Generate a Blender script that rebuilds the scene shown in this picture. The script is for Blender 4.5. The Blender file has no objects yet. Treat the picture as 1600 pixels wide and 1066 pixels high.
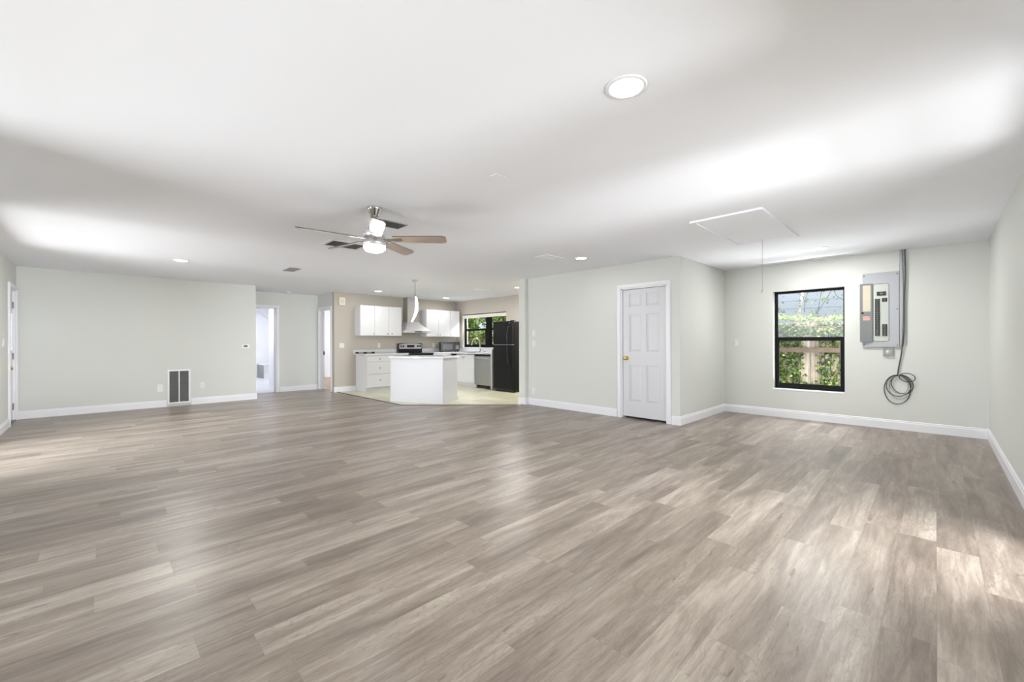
import bpy, bmesh, math, random
from mathutils import Vector, Matrix
random.seed(7)
SC = bpy.context.scene
COL = SC.collection
PI = math.pi

# ------------------------------------------------------------------ camera
CAM_H = 1.202
YAW = math.radians(45.433); ROLL = math.radians(-0.174)
cam_d = bpy.data.cameras.new('camera')
cam = bpy.data.objects.new('camera', cam_d); COL.objects.link(cam)
cam_d.sensor_fit = 'HORIZONTAL'; cam_d.sensor_width = 36.0
cam_d.lens = 652.58 * 36.0 / 1600.0
cam_d.shift_y = 2.24 / 1600.0
cam_d.clip_start = 0.02; cam_d.clip_end = 200
F = Vector((math.cos(YAW), math.sin(YAW), 0)); R = Vector((math.sin(YAW), -math.cos(YAW), 0)); U = Vector((0, 0, 1))
rx = R * math.cos(ROLL) + U * math.sin(ROLL)
uy = -R * math.sin(ROLL) + U * math.cos(ROLL)
M = Matrix((rx, uy, -F)).transposed().to_4x4(); M.translation = (0, 0, CAM_H)
cam.matrix_world = M
SC.camera = cam

# ------------------------------------------------------------------ world, sun, daylight, exposure
w = bpy.data.worlds.new('world'); SC.world = w; w.use_nodes = True
bg = w.node_tree.nodes['Background']
bg.inputs['Color'].default_value = (0.80, 0.90, 1.0, 1); bg.inputs['Strength'].default_value = 0.9
SC.view_settings.view_transform = 'Standard'; SC.view_settings.look = 'None'
SC.view_settings.exposure = 0.17; SC.view_settings.gamma = 1.0; SC.view_settings.use_curve_mapping = False

def lamp(name, kind, loc, energy, color=(1, 1, 1), rot=None, parent=None, **kw):
    d = bpy.data.lights.new(name, kind); d.energy = energy; d.color = color
    for k, v in kw.items(): setattr(d, k, v)
    o = bpy.data.objects.new(name, d); COL.objects.link(o); o.location = loc
    if rot is not None: o.rotation_euler = rot
    if parent: o.parent = parent
    return o

def aim(direction):
    return Vector(direction).to_track_quat('-Z', 'Y').to_euler()

lamp('sun', 'SUN', (0, 0, 12), 3.0, (1.0, 0.95, 0.86), aim((0.45, 0.22, -1.0)), angle=0.02)
# stand-in area lamps for daylight; front, side, bedroom, bath openings and lamps are added
COOL = (0.95, 0.98, 1.0)
ADDED_LAMPS = [  # name, place outside the opening, direction, watts, width, height
    ('glass_door', (3.4, -1.2, 0.80), (0, 1, 0.2), 31, 1.0, 1.2),
    ('back_window', (8.5, 1.40, 0.08), (-1, 0, 0.6), 80, 1.6, 0.4),
    ('added_front_window', (-8.0, 2.5, 0.35), (1, 0, 0.17), 110, 3.0, 0.9),  # lamp behind an invented front window, added to brighten the ceiling
    ('added_front_window', (-3.2, 3.7, 0.70), (1, -0.42, 0.15), 123.2, 1.6, 1.4),  # second lamp added behind the same invented window
    ('back_window', (9.2, 1.40, 3.2), (-1, 0, -1.1), 150, 1.4, 1.0),
    ('hall_side_window', (-2.5, 6.9, 1.20), (1, 0, 0), 122, 2.0, 1.4),
    ('kitchen_window', (9.0, 9.1, 3.2), (-1, 0, -1.1), 420, 1.8, 1.0),
    ('hall_side_window', (-8.0, 7.0, 0.35), (1, 0, 0.17), 230, 2.4, 0.9),
    ('hall_side_window', (-2.2, 6.9, 2.10), (1, 0, -0.6), 48.8, 1.8, 1.2),
    ('added_side_window', (1.2, -7.5, 0.35), (0, 1, 0.18), 130, 2.4, 0.9),  # lamp for a made-up side window, added as uplight
    ('glass_door', (3.4, -1.7, 1.90), (0, 1, -0.6), 119.6, 1.2, 1.2),
    ('glass_door', (3.4, -7.5, 0.35), (0, 1, 0.18), 826.6, 1.6, 0.9),
    ('added_bedroom_window', (7.84, 12.8, 1.40), (-1, 0, 0), 87.7, 1.5, 1.3),  # bedroom window is unseen, added to light that room
    ('added_bath_window', (1.78, 14.2, 1.60), (1, 0, 0), 14, 1.2, 1.0),  # unseen bath window put in as a light source
    ('bath_fill', (2.7, 15.5, 2.42), (0.0, 0.05, -1), 34, 0.3, 0.3),  # unseen lamp without a fixture, added to brighten the bath
    ('bath_fill', (2.7, 12.8, 2.42), (0.0, 0.05, -1), 16, 0.3, 0.3),  # another added bath lamp, no fixture modelled
]
for nm, lc, dr_, wt, sx_, sy_ in ADDED_LAMPS:
    if wt > 0: lamp(nm + '_light', 'AREA', lc, wt, COOL, aim(dr_), shape='RECTANGLE', size=sx_, size_y=sy_)

# ------------------------------------------------------------------ materials
def lin(c):
    return tuple(((v / 255) / 12.92 if v / 255 <= 0.04045 else ((v / 255 + 0.055) / 1.055) ** 2.4) for v in c)

def mat(name, col, rough=0.5, metal=0.0, spec=0.5, emit=None, estr=0.0, coat=0.0, bump=None, noise=None):
    m = bpy.data.materials.new(name); m.use_nodes = True
    nt = m.node_tree; p = nt.nodes['Principled BSDF']
    p.inputs['Base Color'].default_value = (*col, 1); p.inputs['Roughness'].default_value = rough
    p.inputs['Metallic'].default_value = metal; p.inputs['Specular IOR Level'].default_value = spec
    p.inputs['Coat Weight'].default_value = coat
    if emit: p.inputs['Emission Color'].default_value = (*emit, 1); p.inputs['Emission Strength'].default_value = estr
    tc = None
    if bump or noise: tc = nt.nodes.new('ShaderNodeTexCoord')
    if bump:
        n = nt.nodes.new('ShaderNodeTexNoise'); n.inputs['Scale'].default_value = bump[0]; n.inputs['Detail'].default_value = 3
        b = nt.nodes.new('ShaderNodeBump'); b.inputs['Strength'].default_value = bump[1]; b.inputs['Distance'].default_value = bump[2]
        nt.links.new(tc.outputs['Object'], n.inputs['Vector']); nt.links.new(n.outputs['Fac'], b.inputs['Height'])
        nt.links.new(b.outputs['Normal'], p.inputs['Normal'])
    if noise:   # (scale vec, colour b, amount)
        mp = nt.nodes.new('ShaderNodeMapping'); mp.inputs['Scale'].default_value = noise[0]
        n = nt.nodes.new('ShaderNodeTexNoise'); n.inputs['Scale'].default_value = 1; n.inputs['Detail'].default_value = 4
        mx = nt.nodes.new('ShaderNodeMix'); mx.data_type = 'RGBA'
        mx.inputs['A'].default_value = (*col, 1); mx.inputs['B'].default_value = (*noise[1], 1)
        nt.links.new(tc.outputs['Object'], mp.inputs['Vector']); nt.links.new(mp.outputs['Vector'], n.inputs['Vector'])
        nt.links.new(n.outputs['Fac'], mx.inputs['Factor']); nt.links.new(mx.outputs['Result'], p.inputs['Base Color'])
    return m

class NT:
    """small helper to wire node trees"""
    def __init__(s, m): s.t = m.node_tree; s.p = s.t.nodes['Principled BSDF']
    def n(s, typ, **kw):
        o = s.t.nodes.new(typ)
        for k, v in kw.items(): setattr(o, k, v)
        return o
    def l(s, a, b): s.t.links.new(a, b)
    def math(s, op, a, b=None, c=None):
        o = s.n('ShaderNodeMath', operation=op)
        for i, v in enumerate((a, b, c)):
            if v is None: continue
            if isinstance(v, (int, float)): o.inputs[i].default_value = v
            else: s.l(v, o.inputs[i])
        return o.outputs[0]
    def comb(s, x, y, z):
        o = s.n('ShaderNodeCombineXYZ')
        for i, v in enumerate((x, y, z)):
            if isinstance(v, (int, float)): o.inputs[i].default_value = v
            else: s.l(v, o.inputs[i])
        return o.outputs[0]
    def noise(s, vec, scale=1, detail=3, rough=0.5, dist=0.0):
        o = s.n('ShaderNodeTexNoise'); o.inputs['Scale'].default_value = scale; o.inputs['Detail'].default_value = detail
        o.inputs['Roughness'].default_value = rough; o.inputs['Distortion'].default_value = dist
        s.l(vec, o.inputs['Vector']); return o.outputs['Fac']
    def ramp(s, fac, stops):
        o = s.n('ShaderNodeValToRGB'); e = o.color_ramp.elements
        while len(e) < len(stops): e.new(0.5)
        for i, (pos, c) in enumerate(stops): e[i].position = pos; e[i].color = (*c, 1)
        s.l(fac, o.inputs['Fac']); return o.outputs['Color']
    def mix(s, fac, a, b, blend='MIX'):
        o = s.n('ShaderNodeMix', data_type='RGBA', blend_type=blend)
        for k, v in (('Factor', fac), ('A', a), ('B', b)):
            if isinstance(v, (int, float)): o.inputs[k].default_value = v
            elif isinstance(v, tuple): o.inputs[k].default_value = (*v, 1)
            else: s.l(v, o.inputs[k])
        return o.outputs['Result']

def make_plank_floor():
    m = mat('plank_vinyl', (0.4, 0.34, 0.29), 0.38, spec=0.75); h = NT(m)
    tc = h.n('ShaderNodeTexCoord'); sp = h.n('ShaderNodeSeparateXYZ'); h.l(tc.outputs['Object'], sp.inputs[0])
    x, y = sp.outputs[0], sp.outputs[1]
    W, L = 0.165, 1.22
    v = h.math('DIVIDE', y, W); row = h.math('FLOOR', v); fv = h.math('SUBTRACT', v, row)
    wn = h.n('ShaderNodeTexWhiteNoise', noise_dimensions='1D'); h.l(row, wn.inputs['W'])
    u = h.math('ADD', h.math('DIVIDE', x, L), h.math('MULTIPLY', wn.outputs['Value'], 7.0))
    col = h.math('FLOOR', u); fu = h.math('SUBTRACT', u, col)
    wn2 = h.n('ShaderNodeTexWhiteNoise', noise_dimensions='2D'); h.l(h.comb(row, col, 0), wn2.inputs['Vector'])
    rnd = wn2.outputs['Value']
    rs = h.n('ShaderNodeSeparateColor'); h.l(wn2.outputs['Color'], rs.inputs[0])
    off = h.math('MULTIPLY', rnd, 61.0); off2 = h.math('MULTIPLY', rs.outputs[1], 37.0)
    # broad smudges along the plank, mid streaks, fine grain
    n1 = h.noise(h.comb(h.math('ADD', h.math('MULTIPLY', x, 1.3), off), h.math('ADD', h.math('MULTIPLY', y, 9.0), off2), off), 1, 4, 0.6, 0.6)
    n2 = h.noise(h.comb(h.math('ADD', h.math('MULTIPLY', x, 3.2), off2), h.math('MULTIPLY', y, 42.0), off), 1, 4, 0.65, 0.3)
    n3 = h.noise(h.comb(h.math('MULTIPLY', x, 22.0), h.math('MULTIPLY', y, 330.0), off), 1, 2, 0.6)
    # cathedral figure
    warp = h.noise(h.comb(h.math('ADD', h.math('MULTIPLY', x, 2.2), off), h.math('ADD', h.math('MULTIPLY', y, 6.0), off), off2), 1, 3, 0.55)
    rings = h.math('FRACT', h.math('ADD', h.math('MULTIPLY', warp, 15.0), h.math('MULTIPLY', fv, 3.0)))
    ring_l = h.math('POWER', h.math('ABSOLUTE', h.math('SUBTRACT', h.math('MULTIPLY', rings, 2.0), 1.0)), 7.0)
    fig = h.math('MULTIPLY', ring_l, h.math('GREATER_THAN', rs.outputs[2], 0.5))
    fig = h.math('MULTIPLY', fig, h.math('SMOOTH_MIN', h.math('MULTIPLY', n1, 1.4), 1.0, 0.2))
    t = h.math('ADD', h.math('MULTIPLY', rnd, 0.20), h.math('MULTIPLY', n1, 0.80))
    t = h.math('ADD', t, h.math('MULTIPLY', n2, 0.50))
    t = h.math('ADD', t, h.math('MULTIPLY', n3, 0.24))
    t = h.math('SUBTRACT', t, 0.37)
    c = h.ramp(t, [(0.10, lin((84, 72, 62))), (0.34, lin((116, 103, 92))), (0.52, lin((142, 129, 117))), (0.70, lin((170, 159, 146))), (0.95, lin((194, 188, 174)))])
    c = h.mix(h.math('MULTIPLY', fig, 0.55), c, lin((104, 90, 80)))
    # knots and dark splits, sparse
    kn = h.noise(h.comb(h.math('ADD', h.math('MULTIPLY', x, 4.0), off), h.math('ADD', h.math('MULTIPLY', y, 26.0), off2), 3.0), 1, 3, 0.6, 0.8)
    km = h.math('MULTIPLY', h.math('MULTIPLY', h.math('SUBTRACT', kn, 0.655), 9.0), 1.0)
    km = h.math('MINIMUM', h.math('MAXIMUM', km, 0.0), 0.65)
    c = h.mix(km, c, lin((92, 78, 70)))
    # bevelled seams
    ev = h.math('MULTIPLY', h.math('MINIMUM', fv, h.math('SUBTRACT', 1.0, fv)), W)
    eu = h.math('MULTIPLY', h.math('MINIMUM', fu, h.math('SUBTRACT', 1.0, fu)), L)
    seam = h.math('LESS_THAN', h.math('MINIMUM', ev, eu), 0.0011)
    c = h.mix(h.math('MULTIPLY', seam, 0.35), c, lin((98, 86, 78)))
    h.l(c, h.p.inputs['Base Color'])
    rg = h.math('ADD', 0.26, h.math('MULTIPLY', n2, 0.18)); h.l(rg, h.p.inputs['Roughness'])
    b = h.n('ShaderNodeBump'); b.inputs['Strength'].default_value = 0.12; b.inputs['Distance'].default_value = 0.002
    h.l(h.math('SUBTRACT', n3, h.math('MULTIPLY', seam, 1.5)), b.inputs['Height']); h.l(b.outputs['Normal'], h.p.inputs['Normal'])
    return m

def make_tile_floor():
    m = mat('kitchen_tile', (0.5, 0.5, 0.4), 0.3); h = NT(m)
    tc = h.n('ShaderNodeTexCoord'); sp = h.n('ShaderNodeSeparateXYZ'); h.l(tc.outputs['Object'], sp.inputs[0])
    x, y = h.math('DIVIDE', sp.outputs[0], 0.32), h.math('DIVIDE', sp.outputs[1], 0.32)
    fx, fy = h.math('FLOOR', x), h.math('FLOOR', y)
    wn = h.n('ShaderNodeTexWhiteNoise', noise_dimensions='2D'); h.l(h.comb(fx, fy, 0), wn.inputs['Vector'])
    n = h.noise(tc.outputs['Object'], 5, 4, 0.6)
    c = h.ramp(h.math('ADD', h.math('MULTIPLY', wn.outputs['Value'], 0.45), h.math('MULTIPLY', n, 0.55)),
               [(0.15, lin((196, 190, 160))), (0.5, lin((212, 209, 184))), (0.85, lin((224, 224, 204)))])
    ex = h.math('SUBTRACT', x, fx); ey = h.math('SUBTRACT', y, fy)
    e = h.math('MINIMUM', h.math('MINIMUM', ex, h.math('SUBTRACT', 1.0, ex)), h.math('MINIMUM', ey, h.math('SUBTRACT', 1.0, ey)))
    c = h.mix(h.math('MULTIPLY', h.math('LESS_THAN', e, 0.012), 0.7), c, lin((168, 160, 138)))
    h.l(c, h.p.inputs['Base Color']); return m

def make_marble():
    m = mat('marble_tile', (0.8, 0.8, 0.82), 0.2); h = NT(m)
    tc = h.n('ShaderNodeTexCoord')
    n = h.noise(tc.outputs['Object'], 0.8, 4, 0.5, 0.6)
    vein = h.math('POWER', h.math('SUBTRACT', 1.0, h.math('MINIMUM', h.math('ABSOLUTE', h.math('MULTIPLY', h.math('SUBTRACT', n, 0.5), 9.0)), 1.0)), 3.0)
    n2 = h.noise(tc.outputs['Object'], 2.5, 3)
    c = h.mix(h.math('MULTIPLY', vein, h.math('MULTIPLY', n2, 0.5)), lin((232, 232, 236)), lin((160, 162, 168)))
    h.l(c, h.p.inputs['Base Color']); return m

def make_glass(name, refl=1.0, haze=0.0):
    m = bpy.data.materials.new(name); m.use_nodes = True; t = m.node_tree; t.nodes.clear()
    out = t.nodes.new('ShaderNodeOutputMaterial'); tr = t.nodes.new('ShaderNodeBsdfTransparent'); gl = t.nodes.new('ShaderNodeBsdfGlossy')
    gl.inputs['Roughness'].default_value = 0.12
    fr = t.nodes.new('ShaderNodeFresnel'); fr.inputs['IOR'].default_value = 1.06
    mx = t.nodes.new('ShaderNodeMixShader'); t.links.new(fr.outputs[0], mx.inputs[0]); t.links.new(tr.outputs[0], mx.inputs[1]); t.links.new(gl.outputs[0], mx.inputs[2])
    last = mx
    if haze:
        df = t.nodes.new('ShaderNodeBsdfTranslucent'); df.inputs['Color'].default_value = (0.9, 0.95, 1, 1)
        m2 = t.nodes.new('ShaderNodeMixShader'); m2.inputs[0].default_value = haze
        t.links.new(mx.outputs[0], m2.inputs[1]); t.links.new(df.outputs[0], m2.inputs[2]); last = m2
    t.links.new(last.outputs[0], out.inputs['Surface']); return m

def make_leaf(name, cols, trans=0.22):
    m = mat(name, cols[0], 0.45); h = NT(m)
    g = h.n('ShaderNodeNewGeometry')
    n = len(cols)
    c = h.ramp(g.outputs['Random Per Island'], [(i / (n - 1), cols[i]) for i in range(n)])
    h.l(c, h.p.inputs['Base Color'])
    tl = h.n('ShaderNodeBsdfTranslucent'); h.l(c, tl.inputs['Color'])
    mx = h.n('ShaderNodeMixShader'); mx.inputs[0].default_value = trans
    h.l(h.p.outputs[0], mx.inputs[1]); h.l(tl.outputs[0], mx.inputs[2])
    h.l(mx.outputs[0], h.t.nodes['Material Output'].inputs['Surface'])
    return m

def make_picket():
    m = mat('weathered_picket', (0.5, 0.45, 0.38), 0.85); h = NT(m)
    tc = h.n('ShaderNodeTexCoord'); sp = h.n('ShaderNodeSeparateXYZ'); h.l(tc.outputs['Object'], sp.inputs[0])
    g = h.n('ShaderNodeNewGeometry')
    n = h.noise(h.comb(h.math('MULTIPLY', sp.outputs[1], 40.0), h.math('MULTIPLY', g.outputs['Random Per Island'], 50.0), h.math('MULTIPLY', sp.outputs[2], 2.0)), 1, 4, 0.6)
    t = h.math('ADD', h.math('MULTIPLY', n, 0.8), h.math('MULTIPLY', h.math('SUBTRACT', g.outputs['Random Per Island'], 0.5), 0.25))
    c = h.ramp(t, [(0.2, lin((138, 120, 104))), (0.5, lin((200, 188, 174))), (0.8, lin((226, 218, 208)))])
    h.l(c, h.p.inputs['Base Color']); return m

MT = dict(
    wall=mat('greige_wall_paint', (0.675, 0.685, 0.65), 0.55, spec=0.3, bump=(120, 0.08, 0.002)),
    tan=mat('tan_wall_paint', (0.525, 0.48, 0.42), 0.6, spec=0.3, bump=(120, 0.08, 0.002)),
    white_wall=mat('white_wall_paint', (0.78, 0.79, 0.83), 0.6, spec=0.3),
    ceil=mat('ceiling_paint', (0.915, 0.93, 0.975), 0.8, spec=0.2, bump=(55, 0.10, 0.003)),
    trim=mat('white_trim_paint', (0.83, 0.83, 0.86), 0.32),
    door=mat('white_door_paint', (0.65, 0.65, 0.675), 0.35),
    plank=make_plank_floor(), tile=make_tile_floor(), marble=make_marble(),
    marble_floor=mat('white_floor_tile', (0.74, 0.74, 0.77), 0.3, noise=((3, 3, 3), (0.66, 0.66, 0.7))),
    grey_surface=mat('grey_surface', (0.26, 0.27, 0.27), 0.5, noise=((20, 20, 60), (0.2, 0.21, 0.21))),
    bedroom_floor=mat('tan_plank', lin((178, 152, 118)), 0.4, noise=((2, 22, 1), lin((150, 124, 92)))),
    black_frame=mat('black_window_frame', (0.004, 0.004, 0.0045), 0.45, spec=0.15),
    glass=make_glass('window_glass'), hazy=make_glass('hazy_pane_glass', haze=0.04),
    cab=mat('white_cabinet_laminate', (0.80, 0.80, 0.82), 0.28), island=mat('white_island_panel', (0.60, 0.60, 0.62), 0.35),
    counter=mat('white_countertop', (0.80, 0.80, 0.82), 0.12, spec=0.6, noise=((60, 60, 60), (0.74, 0.74, 0.77))),
    nickel=mat('brushed_nickel', (0.58, 0.55, 0.50), 0.3, 1.0),
    chrome=mat('chrome', (0.62, 0.62, 0.63), 0.12, 1.0),
    knob=mat('dark_pewter_knob', (0.16, 0.155, 0.15), 0.35, 0.8),
    steel=mat('stainless_steel', (0.56, 0.56, 0.56), 0.32, 1.0, noise=((2, 2, 90), (0.50, 0.50, 0.50))),
    steel_lt=mat('pale_stainless_steel', (0.74, 0.74, 0.75), 0.35, 0.75),
    brass=mat('polished_brass', (0.75, 0.53, 0.16), 0.2, 1.0),
    black=mat('black_enamel', (0.012, 0.012, 0.013), 0.25),
    fridge=mat('black_fridge_steel', (0.006, 0.006, 0.007), 0.35, spec=0.3, bump=(400, 0.05, 0.001)),
    vent_back=mat('grey_vent_interior', (0.13, 0.13, 0.13), 0.9), dark=mat('dark_recess', (0.015, 0.015, 0.015), 0.9),
    grille=mat('grey_louvre', (0.30, 0.30, 0.29), 0.6),
    dkgrille=mat('dark_grey_louvre', (0.28, 0.28, 0.28), 0.6),
    plastic=mat('white_plastic', (0.80, 0.80, 0.78), 0.35),
    cream=mat('cream_plastic', (0.82, 0.78, 0.64), 0.4),
    slot=mat('dark_slot', (0.03, 0.03, 0.03), 0.6),
    screen=mat('lcd_screen', (0.02, 0.022, 0.02), 0.25),
    panel=mat('grey_panel_enamel', (0.42, 0.43, 0.46), 0.4),
    panel_dk=mat('mid_grey_enamel', (0.24, 0.245, 0.255), 0.4),
    deadfront=mat('pale_green_grey_enamel', (0.52, 0.55, 0.50), 0.45),
    paper=mat('cream_paper', (0.70, 0.64, 0.50), 0.8, noise=((4, 4, 90), (0.60, 0.54, 0.42))),
    sticker=mat('orange_red_sticker', (0.62, 0.20, 0.13), 0.6, noise=((40, 40, 90), (0.75, 0.60, 0.52))),
    cable=mat('dark_grey_cable', (0.06, 0.06, 0.062), 0.5),
    cable_lt=mat('grey_cable', (0.20, 0.20, 0.20), 0.5),
    raceway=mat('grey_metal_channel', (0.44, 0.45, 0.46), 0.5),
    blade=mat('light_oak_blade', lin((186, 172, 158)), 0.3, noise=((3, 40, 3), lin((160, 142, 126)))),
    blade_edge=mat('grey_blade_edge', (0.08, 0.077, 0.075), 0.5),
    lens=mat('glowing_lens', (1, 1, 1), 0.4, emit=(1, 0.99, 0.97), estr=9),
    lens_fan=mat('glowing_fan_bowl', (1, 1, 1), 0.4, emit=(1, 0.98, 0.95), estr=42),
    ribbon=mat('glowing_ribbon', (1, 0.96, 0.85), 0.4, emit=(1, 0.94, 0.80), estr=12),
    cord=mat('grey_pull_cord', (0.50, 0.50, 0.48), 0.7),
    blind=mat('cream_blind_fabric', (0.84, 0.82, 0.72), 0.7),
    picket=make_picket(), rail=mat('brown_fence_rail', lin((92, 78, 66)), 0.85, noise=((30, 3, 30), lin((126, 110, 95)))),
    ivy=make_leaf('ivy_leaves', [lin(c) for c in ((36, 62, 20), (70, 108, 32), (122, 152, 50), (50, 82, 26), (172, 182, 98), (84, 118, 38), (28, 48, 18), (58, 48, 30))]),
    ivy_pale=make_leaf('pale_ivy_leaves', [lin(c) for c in ((92, 122, 52), (140, 164, 80), (180, 188, 110), (112, 140, 66))]),
    tree=make_leaf('tree_leaves', [lin(c) for c in ((70, 104, 40), (124, 158, 62), (176, 198, 104), (96, 132, 52), (56, 84, 36))]),
    bark=mat('brown_bark', lin((96, 72, 56)), 0.9, noise=((20, 20, 3), lin((60, 44, 34)))),
    siding=mat('pale_blue_siding', lin((176, 188, 204)), 0.8, noise=((1.5, 1.5, 1.5), lin((158, 170, 188)))),
    frost=make_leaf('frosted_glass', [(0.9, 0.92, 0.95), (0.9, 0.92, 0.95)], 0.85),
    post=mat('white_post_paint', (0.82, 0.82, 0.80), 0.6),
    soil=mat('leaf_litter', lin((110, 84, 62)), 0.95, noise=((8, 8, 8), lin((70, 78, 44)))),
    moss=make_leaf('hedge_leaves', [lin(c) for c in ((70, 108, 50), (120, 158, 78), (96, 134, 60))]),
)

# ------------------------------------------------------------------ mesh helpers
class MB:
    def __init__(s): s.b = bmesh.new()
    def _take(s, t, smooth=False, xf=None):
        if xf is not None: bmesh.ops.transform(t, matrix=xf, verts=t.verts)
        mp = {v: s.b.verts.new(v.co) for v in t.verts}
        for f in t.faces:
            try:
                g = s.b.faces.new([mp[v] for v in f.verts]); g.smooth = smooth or f.smooth
            except ValueError: pass
        t.free(); return s
    def box(s, lo, hi, bev=0.0, xf=None, seg=2):
        lo, hi = [min(a, b) for a, b in zip(lo, hi)], [max(a, b) for a, b in zip(lo, hi)]
        t = bmesh.new(); bmesh.ops.create_cube(t, size=1)
        for v in t.verts: v.co = Vector([(l + h) / 2 + c * (h - l) for l, h, c in zip(lo, hi, v.co)])
        if bev: bmesh.ops.bevel(t, geom=t.edges[:], offset=bev, segments=seg, profile=0.5, affect='EDGES')
        return s._take(t, xf=xf)
    def prism(s, pts, z0, z1, bev=0.0, xf=None):
        t = bmesh.new(); vs = [t.verts.new((x, y, z0)) for x, y in pts]; f = t.faces.new(vs)
        r = bmesh.ops.extrude_face_region(t, geom=[f])
        for e in r['geom']:
            if isinstance(e, bmesh.types.BMVert): e.co.z = z1
        bmesh.ops.recalc_face_normals(t, faces=t.faces[:])
        if bev: bmesh.ops.bevel(t, geom=t.edges[:], offset=bev, segments=2, profile=0.5, affect='EDGES')
        return s._take(t, xf=xf)
    def lathe(s, prof, seg=32, xf=None, smooth=True):
        """prof: (radius, z) from one end to the other, closed at zero radius"""
        t = bmesh.new(); rings = []
        for r, z in prof:
            if r < 1e-6: rings.append([t.verts.new((0, 0, z))])
            else: rings.append([t.verts.new((r * math.cos(2 * PI * k / seg), r * math.sin(2 * PI * k / seg), z)) for k in range(seg)])
        for a, c in zip(rings, rings[1:]):
            for k in range(seg):
                k2 = (k + 1) % seg
                q = [a[k % len(a)], a[k2 % len(a)], c[k2 % len(c)], c[k % len(c)]]
                u = []
                for v in q:
                    if v not in u: u.append(v)
                if len(u) > 2: t.faces.new(u)
        bmesh.ops.recalc_face_normals(t, faces=t.faces[:])
        for f in t.faces: f.smooth = smooth
        return s._take(t, xf=xf)
    def cyl(s, r, z0, z1, seg=24, xf=None): 
        s.lathe([(0, z0), (r, z0)], seg, xf, False); s.lathe([(r, z0), (r, z1)], seg, xf); return s.lathe([(r, z1), (0, z1)], seg, xf, False)
    def tube(s, pts, r, seg=8, closed=False, rads=None):
        pts = [Vector(p) for p in pts]; t = bmesh.new(); rings = []; n = len(pts); up = None
        for i, p in enumerate(pts):
            a = pts[(i - 1) % n] if (closed or i > 0) else p; b = pts[(i + 1) % n] if (closed or i < n - 1) else p
            d = (b - a).normalized()
            if up is None: up = d.orthogonal().normalized()
            up = (up - d * up.dot(d)).normalized(); sd = d.cross(up)
            rr = rads[i] if rads else r
            rings.append([t.verts.new(p + (up * math.cos(2 * PI * k / seg) + sd * math.sin(2 * PI * k / seg)) * rr) for k in range(seg)])
        prs = list(zip(rings, rings[1:])) + ([(rings[-1], rings[0])] if closed else [])
        for a, c in prs:
            for k in range(seg): t.faces.new([a[k], a[(k + 1) % seg], c[(k + 1) % seg], c[k]])
        if not closed: t.faces.new(rings[0][::-1]); t.faces.new(rings[-1])
        bmesh.ops.recalc_face_normals(t, faces=t.faces[:])
        for f in t.faces: f.smooth = True
        return s._take(t)
    def obj(s, name, m, parent=None, loc=None):
        me = bpy.data.meshes.new(name); s.b.normal_update(); s.b.to_mesh(me); s.b.free()
        o = bpy.data.objects.new(name, me); COL.objects.link(o); me.materials.append(m)
        if parent: o.parent = parent
        if loc is not None: o.location = loc
        return o

def frame_ring(mb, x0, x1, z0, z1, wl, wr, wb, wt, y0, y1, bev=0.002):
    mb.box((x0, y0, z0), (x0 + wl, y1, z1), bev).box((x1 - wr, y0, z0), (x1, y1, z1), bev)
    mb.box((x0 + wl, y0, z0), (x1 - wr, y1, z0 + wb), bev).box((x0 + wl, y0, z1 - wt), (x1 - wr, y1, z1), bev)
    return mb

def props(o, label, cat, group=None):
    o['label'] = label; o['category'] = cat
    if group: o['group'] = group
    return o
def thing(name, label, cat, loc=(0, 0, 0), rz=0.0, group=None):
    o = bpy.data.objects.new(name, None); COL.objects.link(o); o.location = loc; o.rotation_euler = (0, 0, rz)
    o.empty_display_size = 0.1
    return props(o, label, cat, group)
def sroot(name, loc=(0, 0, 0), rz=0.0):
    o = bpy.data.objects.new(name, None); COL.objects.link(o); o.location = loc; o.rotation_euler = (0, 0, rz); o['kind'] = 'structure'; return o
def struct(o): o['kind'] = 'structure'; return o
ALONG_X, FACE_W, FACE_E = 0.0, -PI / 2, PI / 2      # items on walls facing -Y, -X, +X

def copy_tree(o, parent=None):
    c = o.copy(); COL.objects.link(c)
    if parent: c.parent = parent
    for ch in list(o.children): copy_tree(ch, c)
    return c

# ------------------------------------------------------------------ the room shell
H = 2.44
XB, YR, YP, XP, YL, XD, YH, XH = 7.718, -0.453, 2.584, 5.931, 10.265, -0.954, 11.329, 4.046

def wall(name, axis, pos, t, a0, a1, m, openings=(), h=H):
    """a wall whose room face is at axis=pos and whose body reaches pos+t; openings: (a_lo, a_hi, z_lo, z_hi)"""
    mb = MB()
    def bx(a, b, z0, z1):
        if b - a < 1e-4 or z1 - z0 < 1e-4: return
        if axis == 'X': mb.box((pos, a, z0), (pos + t, b, z1))
        else: mb.box((a, pos, z0), (b, pos + t, z1))
    cur = a0
    for (o0, o1, z0, z1) in sorted(openings):
        bx(cur, o0, 0, h); bx(o0, o1, 0, z0); bx(o0, o1, z1, h); cur = o1
    bx(cur, a1, 0, h)
    return struct(mb.obj(name, m))

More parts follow.
